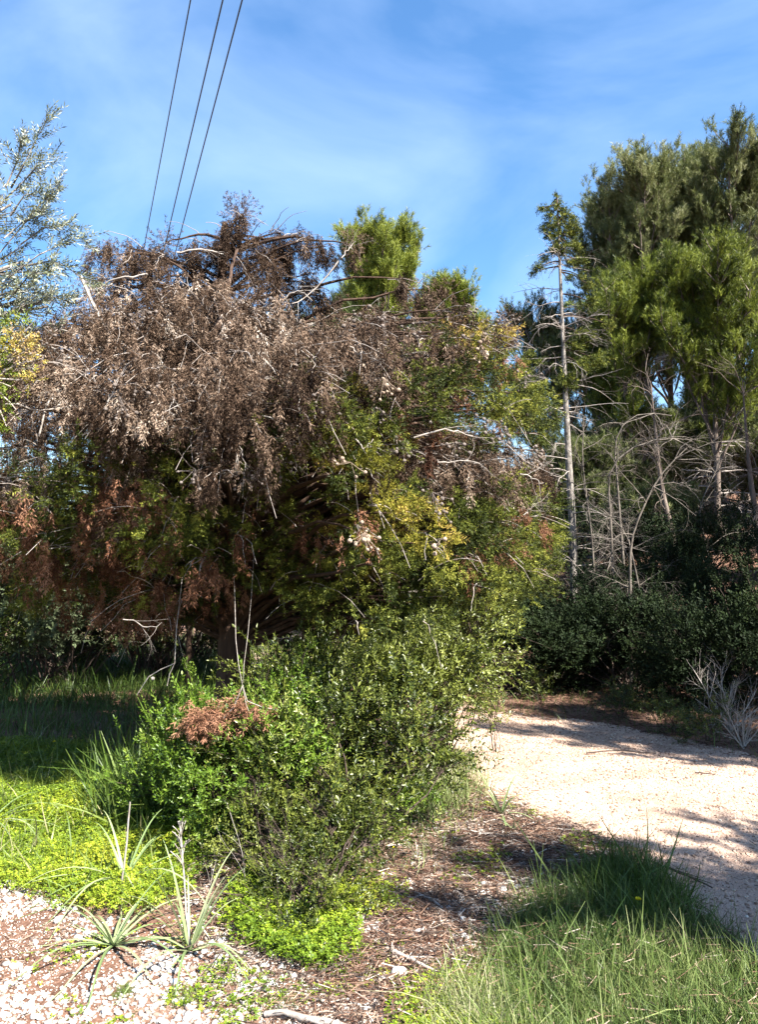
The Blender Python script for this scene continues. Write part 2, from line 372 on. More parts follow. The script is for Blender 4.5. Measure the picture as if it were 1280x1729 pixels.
def twigs(P, n, L, rad, mat, label, keep=None):
    q = fill(P, n, .05, keep); m = Mesh()
    for c in q:
        a = R.uniform(0, 6.28); l = L * math.exp(R.normal(0, .45)); d = np.array([math.cos(a), math.sin(a)]) * l
        p0 = onground(c - d / 2); p1 = onground(c + d / 2); p0[2] += rad + .004; p1[2] += R.uniform(rad, .03)
        Q = curve(p0, p1, .03, 6, .05); Q[:, 2] = np.maximum(Q[:, 2], terrain(Q[:, 0], Q[:, 1]) + rad * .6); m.tube(Q, np.linspace(rad, rad * .5, 6) * R.uniform(.6, 1.3), 5)
    return tag(m.build('litter', MT[mat]), label, kind='stuff')
twigs(LITTER, 170, .12, .0035, 'palewood', 'pale broken twigs strewn over the brown litter')
twigs(LITTER, 150, .14, .0035, 'darktwig', 'brown broken twigs strewn over the brown litter')
twigs(VERGE, 60, .08, .002, 'darktwig', 'small brown twigs on the verge gravel', lambda q: (np.abs(q[:, 0]) < 2.5) & (q[:, 1] > 2))
q = fill(LITTER, 170, .05); stones('gravel', 'stone', q, R.uniform(.010, .024, 170), 'larger white stones strewn over the litter', .75, .25, .1)
q = fill(VERGE, 420, .05, lambda q: (np.abs(q[:, 0]) < 2.5) & (q[:, 1] > 2)); stones('gravel', 'stone', q, R.uniform(.010, .024, 420), 'larger white stones along the near verge', .7, .25, .1)
litter('litter', PATHP, 5000, 'darktwig', .018, .003, 'bits of dark needle litter blown onto the path', .02, .008, .4, lambda q: (q[:, 1] < 11) & (q[:, 0] < 5))

# ------------------------------------------------------------------ clover, grass
def clover(P, n, size, hmax, label, tm=.55, mat='clover', keep=None, soft=.06):
    q = fill(P, n, soft, keep); p = stuffs(q); hh = (.35 + .65 * sstep(hnoise(q[:, 0], q[:, 1], 1.6, 5) * .5 + .5)) * hmax
    p[:, 2] += hh * R.uniform(.35, 1, n)
    tt = tm + .16 * hnoise(q[:, 0], q[:, 1], 3.1, 6) + R.normal(0, .1, n)
    m = Mesh(); m.scatter(CLOV, p, updir(n, .45), size * R.uniform(.7, 1.3, n), np.clip(tt, 0, 1), .1)
    return tag(m.build('clover', MT[mat]), label, kind='stuff')
LAWN = gpoly([(-700, 1240), (0, 1252), (120, 1254), (220, 1282), (300, 1320), (350, 1360), (330, 1440), (320, 1500), (240, 1535), (160, 1520), (60, 1496), (0, 1484), (-700, 1500)])
clover(LAWN, 150000, .0105, .10, 'bright yellow green clover carpet in the sun', .5, keep=lambda q: q[:, 0] > -4.2)
clover(gpoly([(430, 1480), (520, 1470), (590, 1500), (590, 1570), (540, 1610), (450, 1580), (400, 1530)]), 11000, .012, .09, 'fresh green clover patch in front of the shrub', .42)
clover(gpoly([(690, 1640), (760, 1600), (880, 1600), (900, 1760), (680, 1760)]), 7000, .012, .07, 'clover patch at the foot of the pale grass', .4)
clover(LITTER, 5000, .009, .035, 'tiny green weeds sprouting through the brown litter', .45, soft=.1, keep=lambda q: hnoise(q[:, 0], q[:, 1], 4.1, 5) > .45)
clover(gpoly([(560, 1470), (640, 1460), (680, 1510), (600, 1530)]), 1500, .010, .04, 'small clover seedlings on the brown litter', .5)
clover(gpoly([(120, 1560), (420, 1600), (560, 1660), (560, 1729), (180, 1729)]), 900, .010, .03, 'tiny weeds sprouting through the verge gravel', .45, soft=.1, keep=lambda q: hnoise(q[:, 0], q[:, 1], 5, 2) > .35)
def grass(P, n, L, label, mat='grass', tm=.5, wsc=1.0, keep=None, lean=.35, soft=.08, name='grass'):
    q = fill(P, n, soft, keep); p = stuffs(q); m = Mesh(); l = L * np.exp(R.normal(0, .35, len(q)))
    tt = np.clip(tm + .15 * hnoise(q[:, 0], q[:, 1], 2.2, 3) + R.normal(0, .15, len(q)), 0, 1)
    multi(m, [(b[0] * [1, wsc, 1], b[1]) for b in BL], p, updir(len(q), lean), l, tt, .03)
    return tag(m.build(name, MT[mat]), label, kind='stuff')
SHADE = gpoly([(-700, 1075), (0, 1085), (200, 1085), (420, 1100), (430, 1200), (330, 1350), (230, 1290), (120, 1258), (0, 1256), (-700, 1250)])
grass(SHADE, 26000, .14, 'green grass in the shade behind the clover', tm=.45, wsc=1.0, keep=lambda q: q[:, 0] > -7)
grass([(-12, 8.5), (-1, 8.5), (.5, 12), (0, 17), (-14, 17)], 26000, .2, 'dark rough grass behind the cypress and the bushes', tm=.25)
grass(LAWN, 3500, .13, 'thin grass blades rising out of the clover', tm=.7, keep=lambda q: q[:, 0] > -4)
grass(gpoly([(180, 1330), (260, 1310), (330, 1350), (300, 1400), (200, 1390)]), 1700, .26, 'tall green grass tuft beside the shrub', tm=.5)
GR = gpoly([(880, 1520), (940, 1480), (1040, 1450), (1110, 1490), (1200, 1570), (1300, 1620), (1500, 1700), (1500, 1900), (880, 1900), (800, 1729), (860, 1650), (830, 1580)])
grass(GR, 34000, .085, 'dense pale green grass at the edge of the path', 'wildgrass', .3, .8, lean=.55, soft=.07)
grass(GR, 5000, .12, 'taller thin stems rising from the dense pale grass', 'wildgrass', .42, .6, lean=.45, soft=.07)
litter('litter', GR, 2500, 'straw', .06, .003, 'dry straws caught in the pale grass', .08, .09, .45)
grass(gpoly([(1000, 1470), (1060, 1450), (1130, 1520), (1120, 1560), (1000, 1540)]), 2600, .12, 'taller dark green grass crest beside the path', 'grass', .35)
grass(gpoly([(740, 1660), (850, 1640), (870, 1729), (760, 1760)]), 1500, .10, 'pale grass stems sticking out of the clover', 'wildgrass', .65, .55)
grass(gpoly([(680, 1300), (780, 1270), (810, 1330), (760, 1390), (640, 1380)]), 3200, .11, 'yellow green grass at the foot of the shrub near the path', 'wildgrass', .6, keep=None)
grass(gpoly([(560, 1380), (720, 1370), (760, 1450), (600, 1480)]), 1000, .06, 'sparse short grass on the brown litter', 'wildgrass', .5)
grass(FARV, 5000, .09, 'mossy grass at the far edge of the path', 'grass', .3)
for (px, py, rr, lab) in [(325, 1665, 26, 'small green weed tuft on the gravel verge, left of the long stick'), (225, 1655, 20, 'faint grass tuft on the gravel just below the spreading asphodel'), (480, 1665, 34, 'thin weed tuft on the gravel beside the long pale stick')]:
    c = G(px, py); q = c + np.clip(R.normal(0, .03 * rr / 26, (240, 2)), -.055, .055); m = Mesh()
    multi(m, BL, stuffs(q), updir(240, .7), R.uniform(.02, .055, 240), R.uniform(.4, .8, 240), .05)
    o = m.build('weed_tuft', MT['grass'], loc=onground(c)); tag(o, lab, 'weed', 'weed tufts on the gravel verge')

# ------------------------------------------------------------------ asphodels
def asphodel(px, py, n, L, label, spread=1.0, stalk=None, fwd=None, w=.013):
    b = onground(G(px, py)); r = root('asphodel_plant', label, 'plant', b, 'asphodel plants')
    m = Mesh()
    for i in range(n):
        a = 2 * np.pi * i / n + R.uniform(-.3, .3); l = 1.3 * L * R.uniform(.6, 1.25); rise = R.uniform(.2, 1.25) / spread
        o = np.array([math.cos(a), math.sin(a), 0]); t = np.linspace(0, 1, 11)
        c = b + np.outer(t * l * (.95 if rise < .8 else .55), o); c[:, 2] += l * (rise * t - (rise + .22 if rise < .8 else .5) * t ** 2.1 * .85)
        c[:, 2] = np.maximum(c[:, 2], b[2] + .008)
        ww = w * (1 - t ** 1.6) * R.uniform(.8, 1.1) + .0015; s = np.array([-o[1], o[0], 0]); up = np.array([0, 0, 1]) * ww[:, None] * .28
        v = np.concatenate([c - s * ww[:, None] * .5 + up, c, c + s * ww[:, None] * .5 + up])
        f = [[j, j + 1, j + 12, j + 11] for j in range(10)] + [[j + 11, j + 12, j + 23, j + 22] for j in range(10)]
        m.add(v, f, R.uniform(.3, .95))
    m.build('leaves', MT['asph'], r, smooth=True)
    if stalk is not None:
        s = Mesh(); top = W(*stalk); P = curve(b, top, .01, 8, .01); s.tube(P, np.linspace(.0045, .0025, 8), 6)
        for k in range(22):
            i = R.uniform(.55, .98); q = b * (1 - i) + top * i
            e = q + np.array([R.uniform(-1, 1), R.uniform(-.6, .6), 1.0]) * R.uniform(.03, .07); s.tube([q, (q + e) / 2 + [0, 0, .004], e], [.002, .0016, .0022], 4)
        s.build('flower_stalk', MT['palewood'], r)
    return r
asphodel(205, 1580, 24, .42, 'spreading asphodel with long arching leaves where clover meets the gravel', 1.3)
asphodel(330, 1590, 20, .32, 'upright asphodel with a dry branched flower stalk above it', .8, (310, 1375, 3.45))
asphodel(222, 1480, 22, .46, 'asphodel with thin drooping leaves standing within the clover', 1.2, None)
asphodel(842, 1368, 16, .30, 'small asphodel at the near edge of the path beside the shrub', 1.0)
asphodel(-10, 1385, 20, .50, 'asphodel reaching in over the clover at the edge of view', 1.2)
asphodel(862, 1395, 8, .14, 'low asphodel seedling just in front of the small one by the path', .9)
b = onground(G(216, 1500)); s = Mesh(); s.tube(curve(b, W(228, 1345, 3.85), 0, 6, .01), np.linspace(.006, .0035, 6), 6)
tag(s.build('dry_stalk', MT['palewood'], loc=b), 'single thick pale dry stalk standing upright in the clover', 'stalk')
for (px, py, dx, h, lab) in [(420, 1500, -10, .42, 'thin dry stem rising before the brown litter, taller of the two'), (345, 1560, 40, .33, 'thin dry stem leaning over the asphodel with the flower stalk')]:
    b = onground(G(px, py)); s = Mesh(); grow(s, b, [dx * .01, .05, 1], h, .003, 1, 5, .5, ends=None)
    tag(s.build('dry_flower_stalk', MT['palewood'], loc=b), lab, 'stalk', 'thin dry stems')
# yellow flowers
for (px, py, h, lab) in [(662, 1450, .10, 'yellow flower on the brown litter near the shrub'), (1062, 1560, .16, 'yellow flower above the grass beside the path'), (98, 1275, .12, 'yellow flower at the back edge of the clover')]:
    b = onground(G(px, py)); r = root('yellow_flower', lab, 'flower', b, 'yellow flowers')
    s = Mesh(); s.tube(curve(b, b + [0.01, 0, h], 0, 5, .03), .0015, 4); s.build('stem', MT['grass'], r)
    p = Mesh(); c = b + [0.01, 0, h]
    for k in range(14):
        a = k * .449; d = np.array([math.cos(a), math.sin(a) * .9 - .4, .5]); v, f = strips(c[None], d[None], .014, .006, taper=.8); p.add(v, f, R.uniform(0, 1))
    p.build('petals', MT['yflower'], r)
# ------------------------------------------------------------------ sticks and bigger stones
def stick(pa, pb, rad, label, mat='palewood', fork=0, lift=.012):
    a = onground(G(*pa)); b = onground(G(*pb)); a[2] += lift; b[2] += rad
    s = Mesh(); P = curve(a, b, .02, 9, .018); s.tube(P, np.linspace(rad, rad * .5, 9) * R.uniform(.85, 1.15, 9), 7)
    for k in range(fork):
        i = R.integers(2, 7); d = norm(P[i + 1] - P[i]) + R.normal(0, .5, 3) * [1, 1, .2] + [0, 0, .12]; s.tube([P[i], P[i] + d * .04, P[i] + d * .09], [rad * .5, rad * .4, rad * .2], 5)
    return tag(s.build('stick', MT[mat], loc=(a + b) / 2), label, 'stick', 'dry sticks on the ground')
stick((832, 1402), (948, 1424), .009, 'thick pale stick lying beside the path below the small asphodel', fork=1)
stick((770, 1424), (808, 1426), .007, 'short white stick on the brown litter below the yellow grass')
stick((822, 1455), (882, 1470), .007, 'pale stick on the litter just below the thick stick')
stick((912, 1476), (1000, 1480), .007, 'pale forked stick reaching toward the tall dark grass', fork=2)
stick((700, 1487), (762, 1530), .009, 'brownish stick slanting down across the litter', 'twig', 1)
stick((660, 1582), (752, 1622), .010, 'curved pale stick in the middle of the stony litter', fork=2)
stick((640, 1478), (665, 1462), .005, 'thin crossed stick at the shrub side of the litter', 'twig')
stick((700, 1612), (742, 1560), .006, 'short pale stick standing off the curved one', fork=1)
stick((455, 1686), (728, 1732), .013, 'long reddish stick lying on the gravel at the bottom edge', 'straw' if False else 'twig', 2)
stick((370, 1668), (432, 1648), .006, 'short white stick on the gravel above the long reddish one', fork=2)
stick((1082, 1450), (1188, 1484), .007, 'dark bent twig lying on the near edge of the path', 'darktwig', 2, .03)
stick((1164, 1304), (1198, 1306), .007, 'short dark twig on the shaded part of the path', 'darktwig')
stick((560, 1500), (640, 1490), .006, 'white stick lying at the right edge of the fresh clover', fork=1)
stick((285, 1490), (350, 1500), .009, 'pale broken stick behind the upright asphodel', fork=2)
stick((780, 1560), (850, 1520), .006, 'thin grey stick across the dark litter before the grass', 'twig', 2)
stick((860, 1700), (925, 1725), .008, 'pale curled stick in the clover below the grass', fork=2)
stick((985, 1268), (1100, 1262), .007, 'dark twig at the far edge of the path', 'darktwig', 2)
for k, (px, py, s, lab) in enumerate([(832, 1432, .022, 'white stone on the brown litter below the thick stick'), (672, 1612, .034, 'largest white stone, in the stony litter'), (712, 1548, .02, 'white stone above the curved pale stick'), (880, 1440, .014, 'small white stone at the end of the thick stick'), (843, 1535, .018, 'rounded pinkish stone on the litter before the grass'), (760, 1580, .014, 'small white stone between the curved stick and the grass'), (1255, 1585, .016, 'pale stone where grass meets the shaded path')]):
    b = onground(G(px, py)); v, f = ico2(); v = v * (1 + R.uniform(-.16, .16, (len(v), 1))) * [1, .8, .62] * s + b + [0, 0, s * .3]
    tag(Mesh().add(v, f, .9 if 'pink' not in lab else .35).build('stone', MT['stone'], loc=b), lab, 'stone', 'larger stones on the litter')

# ------------------------------------------------------------------ shrubs
def shrub(name, label, base, lobes, nt_, tw, mat, tpls=None, stemmat='darktwig', tm=.5, group=None, tint_jit=.12, stems=18, updr=.5, bare=0):
    """lobes: (centre, radii) ellipsoids; twigs cover their shells, stems run from the base to them"""
    b = np.asarray(base, float); r = root(name, label, 'shrub', b, group); m = Mesh(); s = Mesh()
    vol = np.array([np.prod(l[1]) ** (2 / 3) for l in lobes]); cnt = (nt_ * vol / vol.sum()).astype(int)
    for (c, rad), n in zip(lobes, cnt):
        c = np.asarray(c, float); rad = np.asarray(rad, float)
        nc = max(8, int(n / 66)); u = norm(R.normal(size=(nc, 3))); u[:, 2] = np.where(u[:, 2] < -.5, -u[:, 2], u[:, 2])
        rr = R.uniform(.5, 1.08, nc) ** .6 * (1 + .15 * np.sin(u[:, 0] * 7 + c[0] * 9) * np.cos(u[:, 2] * 6))
        cc = c + u * rad * rr[:, None]
        k = R.integers(0, nc, n); pos = cc[k] + R.normal(0, 1, (n, 3)) * tw * .72
        pos[:, 2] = np.maximum(pos[:, 2], terrain(pos[:, 0], pos[:, 1]) + .02)
        d = norm(u[k] * .9 + R.normal(0, .55, (n, 3)) + [0, 0, updr])
        tint = np.clip(tm + R.normal(0, .13, nc)[k] + R.normal(0, .1, n), 0, 1)
        multi(m, tpls or MAST, pos, d, tw * R.uniform(.65, 1.25, n), tint, tint_jit)
        for i in R.integers(0, nc, stems):
            st = b + np.append(R.normal(0, .06, 2) * rad[:2] / .4, 0); P = curve(st, cc[i], .04, 7, .05); s.tube(P, np.linspace(min(.012, .03 * rad.mean()), .002, 7), 4)
            for _ in range(3):
                e = cc[i] + R.normal(0, .5, 3) * rad * .4; s.tube(curve(P[5], e, .02, 4, .05), [.004, .003, .002, .001], 3)
        for i in R.integers(0, nc, int(nc * .5)):
            e = cc[i] + norm(u[i] + [0, 0, .7] + R.normal(0, .4, 3)) * tw * R.uniform(1.5, 3.6); Q = curve(cc[i], e, .04, 6, .05); s.tube(Q, np.linspace(.004, .0015, 6), 3)
            j = R.integers(1, 6, 14); multi(m, tpls or MAST, Q[j] + R.normal(0, tw * .1, (14, 3)), norm((e - cc[i])[None] + R.normal(0, .12, (14, 3))), tw * R.uniform(.5, .9, 14), np.clip(tm + .12 + R.normal(0, .1, 14), 0, 1), tint_jit)
        for i in R.integers(0, nc, bare):
            d0 = u[i] + [0, 0, .6]; grow(s, cc[i] - u[i] * .1, d0, .28, .004, 2, 4, .6)
    m.build('foliage', MT[mat], r); s.build('stems', MT[stemmat], r); return r
g = lambda px, py: onground(G(px, py))
shrub('mastic_shrub', 'large dark leaved evergreen shrub standing before the tree trunk', g(590, 1420),
      [(W(600, 1245, 4.75), (.56, .48, .38)), (W(520, 1290, 4.6), (.4, .4, .35)), (W(690, 1215, 4.9), (.30, .36, .32)), (W(570, 1370, 4.4), (.36, .3, .17)), (W(560, 1165, 5.1), (.5, .4, .24)), (W(690, 1290, 4.7), (.2, .22, .16))], 4200, .11, 'shrub', tm=.5, bare=9, tint_jit=.16)
shrub('mastic_shrub', 'lighter yellow green shrub with rounded leaves beside the clover', g(370, 1390),
      [(W(330, 1260, 4.7), (.26, .3, .17)), (W(400, 1330, 4.5), (.36, .3, .22)), (W(470, 1230, 4.7), (.22, .22, .2)), (W(300, 1300, 4.8), (.2, .2, .2)), (W(440, 1290, 4.4), (.3, .2, .2))], 2500, .10, 'bright', tm=.45, bare=4, tint_jit=.16)
shrub('low_shrub', 'low green shrub with bare twigs spreading forward onto the litter', g(520, 1530),
      [(W(530, 1430, 4.0), (.26, .2, .11)), (W(460, 1400, 4.1), (.25, .2, .13)), (W(540, 1500, 3.75), (.19, .2, .12)), (W(590, 1420, 4.1), (.14, .2, .14)), (W(500, 1560, 3.6), (.16, .12, .07)), (W(470, 1500, 3.8), (.12, .12, .1))], 1800, .075, 'shrub', tm=.45, bare=8)
shrub('thin_shrub', 'airy thin twigged shrub leaning out over the start of the path', g(740, 1300),
      [(W(745, 1130, 5.4), (.26, .3, .24)), (W(800, 1090, 5.6), (.18, .2, .22)), (W(700, 1080, 5.7), (.25, .3, .2))], 1150, .12, 'shrub', tm=.6, bare=9)
shrub('young_shoot', 'few leafy shoots hanging over the bright path behind the shrub', g(835, 1262), [(W(840, 1196, 6.6), (.10, .1, .12))], 60, .11, 'shrub', tm=.6, stems=6)
shrub('herb_clump', 'pale herb clump at the foot of the large shrub by the path', g(640, 1375), [(W(650, 1340, 4.7), (.16, .14, .12)), (W(700, 1345, 4.8), (.12, .14, .1))], 800, .06, 'bright', tm=.6, stems=5)
# shrubs behind the tree on the left
for (px, by, D, rx, rz, mat, tm, lab) in [(-60, 0, 9.6, 1.6, 1.1, 'grey', .35, 'grey green bushes behind the clover under the rust coloured fronds'), (110, 0, 10.2, 1.4, .95, 'shrub', .35, 'dark bush behind the shaded grass, next to the grey green one'), (270, 0, 10.8, 1.5, 1.05, 'shrubdark', .6, 'dark bush seen under the tree beside its trunk'), (480, 0, 10.4, 1.6, 1.1, 'shrub', .4, 'leafy bush behind the trunk'), (20, 0, 12.5, 1.9, 1.7, 'shrub', .3, 'tall dark thicket at the side behind the grey green bushes'), (330, 0, 12.8, 1.9, 1.5, 'shrubdark', .6, 'tall dark thicket behind the tree trunk'), (640, 0, 10.2, 1.0, .75, 'shrubdark', .7, 'dark bush behind the large evergreen shrub')]:
    x = (px - 640) / F * D; shrub('background_shrub', lab, onground((x, D)), [((x, D, rz * 1.25), (rx * .8, .8, rz * .9)), ((x, D, rz), (rx, .9, rz)), ((x + .8, D + .8, rz * .8), (rx * .7, .8, rz * 1.2)), ((x - .8, D + .5, rz * 1.1), (rx * .7, .8, rz))], 2600, .22, mat, tm=tm, group='bushes behind the tree', stems=12, bare=6)
# undergrowth beyond the path
UG = [(860, 9.8, .9, .75), (960, 10.4, 1.1, .9), (1060, 9.6, .8, .7), (1130, 10.6, 1.2, 1.0), (1230, 8.6, .8, .75), (1010, 12.5, 1.4, 1.1), (1260, 10.8, 1.3, 1.1), (1380, 8.2, .9, .9), (900, 13.5, 1.4, 1.2), (1170, 13.0, 1.3, .8), (800, 12.0, 1.2, 1.1)]
UGL = ['rounded dark bush right at the far bend of the path', 'dark bush between the path bend and the slender trunk', 'small dark bush in front of the slender trunk', 'wide dark bush behind the bare twiggy bush', 'dark bush at the path edge beside the bare twiggy bush', 'dark bush uphill behind the slender trunk', 'dark bush before the reddish bank', 'dark bush leaving the view at the path edge', 'dark bush far behind the path bend', 'low bush at the foot of the reddish bank', 'dark bush seen just past the large tree']
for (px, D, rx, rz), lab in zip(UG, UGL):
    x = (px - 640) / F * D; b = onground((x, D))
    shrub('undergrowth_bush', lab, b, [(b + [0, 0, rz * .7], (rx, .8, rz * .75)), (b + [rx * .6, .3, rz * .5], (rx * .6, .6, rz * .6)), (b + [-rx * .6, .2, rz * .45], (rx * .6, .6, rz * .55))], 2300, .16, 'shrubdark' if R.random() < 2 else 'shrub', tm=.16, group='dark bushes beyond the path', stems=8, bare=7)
for (px, D, h, lab) in [(1225, 7.6, .55, 'pale leafless twiggy bush standing before the dark undergrowth'), (1245, 6.9, .3, 'small pale leafless bush in front of the larger one')]:
    b = onground(((px - 640) / F * D, D)); s = Mesh()
    for k in range(9): grow(s, b, [R.normal(0, .5), R.normal(0, .4), 1], h * R.uniform(.8, 1.4), .009, 2, 6, .65)
    tag(s.build('bare_bush', MT['palewood'], loc=b), lab, 'bush', 'leafless bushes beyond the path')
for (px, D, lab) in [(1045, 8.3, 'small dark weed clump at the far path edge near the middle'), (1130, 7.6, 'small weed clump between path and undergrowth, nearer the bare bush'), (1190, 7.2, 'leafy weed clump at the path edge below the bare bush'), (905, 9.3, 'small weed clump by the bend of the path')]:
    b = onground(((px - 640) / F * D, D)); shrub('weed_clump', lab, b, [(b + [0, 0, .12], (.16, .14, .14))], 130, .09, 'shrub', tm=.35, group='weed clumps at the far path edge', stems=4)
    
# ------------------------------------------------------------------ the big cypress
TB = np.array([(395 - 640) / F * 6.5, 6.5, 0]); TB[2] = terrain(TB[0], TB[1])
cy = root('cypress_tree', 'large half dead cypress with brown drooping upper fronds and green lower boughs', 'tree', TB)
tr = Mesh(); tt = np.linspace(0, 1, 14)
top = W(385, 365, 6.5); tp = TB[None] * (1 - tt[:, None]) + top[None] * tt[:, None]
tp[:, 0] += .06 * np.sin(tt * 5) - .12 * tt * (1 - tt) * 4 * .5; tp[:, 1] += .05 * np.sin(tt * 4)
tr.tube(tp, (.13 * (1 - tt) ** .8 + .02) + .06 * np.exp(-tt * 14), 14); 
for k in range(7):
    a = k * .9; tr.tube([TB + [0, 0, .25], TB + [math.cos(a) * .16, math.sin(a) * .16, .06], TB + [math.cos(a) * .34, math.sin(a) * .34, -.03]], [.07, .05, .02], 6)
tr.build('trunk', MT['brownbark'], cy, smooth=True)
def trunk_at(z): 
    i = np.clip((z - TB[2]) / (top[2] - TB[2]), 0, 1); return np.array([np.interp(i, tt, tp[:, j]) for j in range(3)])
OUT = [(0, 575), (60, 560), (130, 575), (158, 500), (175, 475), (240, 462), (330, 462), (400, 455), (450, 500), (510, 540), (560, 535), (600, 500), (690, 470), (740, 500), (800, 535), (845, 560), (860, 620), (885, 650), (915, 685), (915, 760), (915, 850), (900, 960), (880, 980), (830, 1000), (800, 1060), (740, 1075), (640, 1075), (560, 1060), (440, 1030), (350, 1030), (240, 1030), (140, 1010), (40, 960), (0, 930), (-120, 900), (-160, 620)]
def half(px, py):
    a = np.clip(1 - ((px - 400) / 620) ** 2, .05, 1); b = np.clip((py - 330) / 260, .12, 1) * np.clip((1230 - py) / 260, .3, 1)
    return 2.0 * np.sqrt(a * b) * (1 - .55 * np.clip((py - 860) / 190, 0, 1))
clumps = []  # px, py, D, r(m)
SIL = [(60, 545, 20), (85, 532, 18), (120, 540, 22), (148, 508, 18), (175, 420, 26), (200, 405, 20), (228, 418, 24), (180, 465, 22), (250, 415, 20), (268, 398, 7), (310, 410, 24), (340, 400, 18), (368, 388, 14), (375, 415, 26), (393, 352, 13), (405, 350, 9), (378, 368, 12), (420, 405, 22), (445, 392, 20), (470, 380, 17), (500, 384, 17), (528, 392, 16), (548, 404, 12), (452, 412, 17), (487, 425, 11), (440, 450, 28), (470, 470, 28), (522, 452, 11), (520, 470, 20), (548, 495, 18), (596, 402, 6), (690, 462, 18), (720, 480, 18), (770, 515, 18), (800, 545, 18), (840, 545, 14), (860, 538, 9), (855, 590, 13), (868, 620, 13), (880, 640, 15), (905, 690, 20), (915, 730, 14), (905, 800, 18), (925, 850, 14), (915, 900, 17), (905, 960, 18), (900, 985, 18), (845, 1005, 14), (820, 1040, 14), (755, 1060, 20), (700, 1065, 22), (150, 460, 8), (255, 1000, 14), (60, 1020, 14), (70, 985, 18), (100, 960, 22), (180, 1010, 16), (200, 990, 20)]
for px, py, r in SIL: clumps.append((px, py, 6.4 - half(px, py) * R.uniform(.1, .55) if py > 500 else R.uniform(6.1, 6.5), r * 1.35 / F * 6.2))
n = 0
while n < 800:
    px = R.uniform(-160, 960); py = R.uniform(400, 1080)
    if not inpoly(np.array([px]), np.array([py]), OUT)[0]: continue
    if px < 95 and 735 < py < 800 and R.random() < .8: continue
    if 500 < px < 700 and py < 520: continue
    h = half(px, py); D = 6.45 - h + 2 * h * (R.beta(.75, 1.3) if py < 700 else R.beta(1.3, 1.5))
    if hnoise(px * .022, py * .03, 1, 2) > .55 and D < 6.3: n += .4; continue
    clumps.append((px * 1.0, py, D, R.uniform(.08, .24))); n += 1
def ctype(px, py):
    w = 40 * hnoise(px * .02, py * .02, 1, 3) + R.normal(0, 22)
    if px < 260 and py > 800 and R.random() < .36: return 'rust'
    if 150 < px < 450 and py > 850 and R.random() < .4: return 'rust'
    lim = np.interp(px, [0, 200, 420, 520, 600, 680, 760, 900], [800, 790, 770, 700, 660, 600, 590, 530])
    if py < lim + w: return 'dead'
    if 640 < px < 920 and abs(py - 775 - w * .6) < 50: return 'dead'
    if 560 < px < 640 and py < 640: return 'dead'
    if R.random() < .07: return 'rust'
    for (gx_, gy_, gr) in [(590, 745, 55), (620, 880, 45), (700, 870, 50), (740, 910, 35), (640, 640, 35), (550, 750, 40), (680, 620, 30), (600, 780, 40), (650, 840, 40), (820, 590, 30)]:
        if math.hypot(px - gx_, py - gy_) < gr and R.random() < .62: return 'gold'
    if R.random() < .05: return 'gold'
    return 'green'
# bright gold boughs hang in front of the darker mass
for (px, py, D, r) in [(560, 742, 4.75, .12), (595, 750, 4.7, .12), (620, 790, 4.65, .12), (600, 800, 4.7, .1), (655, 850, 4.6, .12), (690, 870, 4.6, .12), (730, 900, 4.6, .1), (745, 920, 4.6, .06), (610, 885, 4.55, .09), (618, 905, 4.55, .06), (645, 630, 4.9, .1), (690, 630, 4.9, .12), (730, 640, 5.0, .1), (670, 970, 4.6, .09), (620, 1050, 4.6, .1), (380, 890, 5.0, .11), (400, 900, 5.0, .1), (345, 940, 5.0, .08), (895, 700, 5.9, .12), (905, 760, 5.9, .12), (760, 960, 4.8, .12), (850, 830, 5.2, .13), (820, 900, 5.1, .14), (900, 880, 5.8, .13), (740, 1050, 4.8, .12), (440, 790, 4.9, .12), (240, 810, 5.0, .14), (190, 860, 5.1, .12), (830, 985, 5.1, .12), (880, 930, 5.4, .14)]:
    clumps.append((px, py, D, r * 1.15))
for k in range(34): clumps.append((R.uniform(650, 880), R.uniform(560, 860), R.uniform(6.2, 7.4), R.uniform(.16, .24)))
FOL = {k: Mesh() for k in ('dead', 'green', 'gold', 'rust')}
lim_m = Mesh(); twm = Mesh(); cones = []
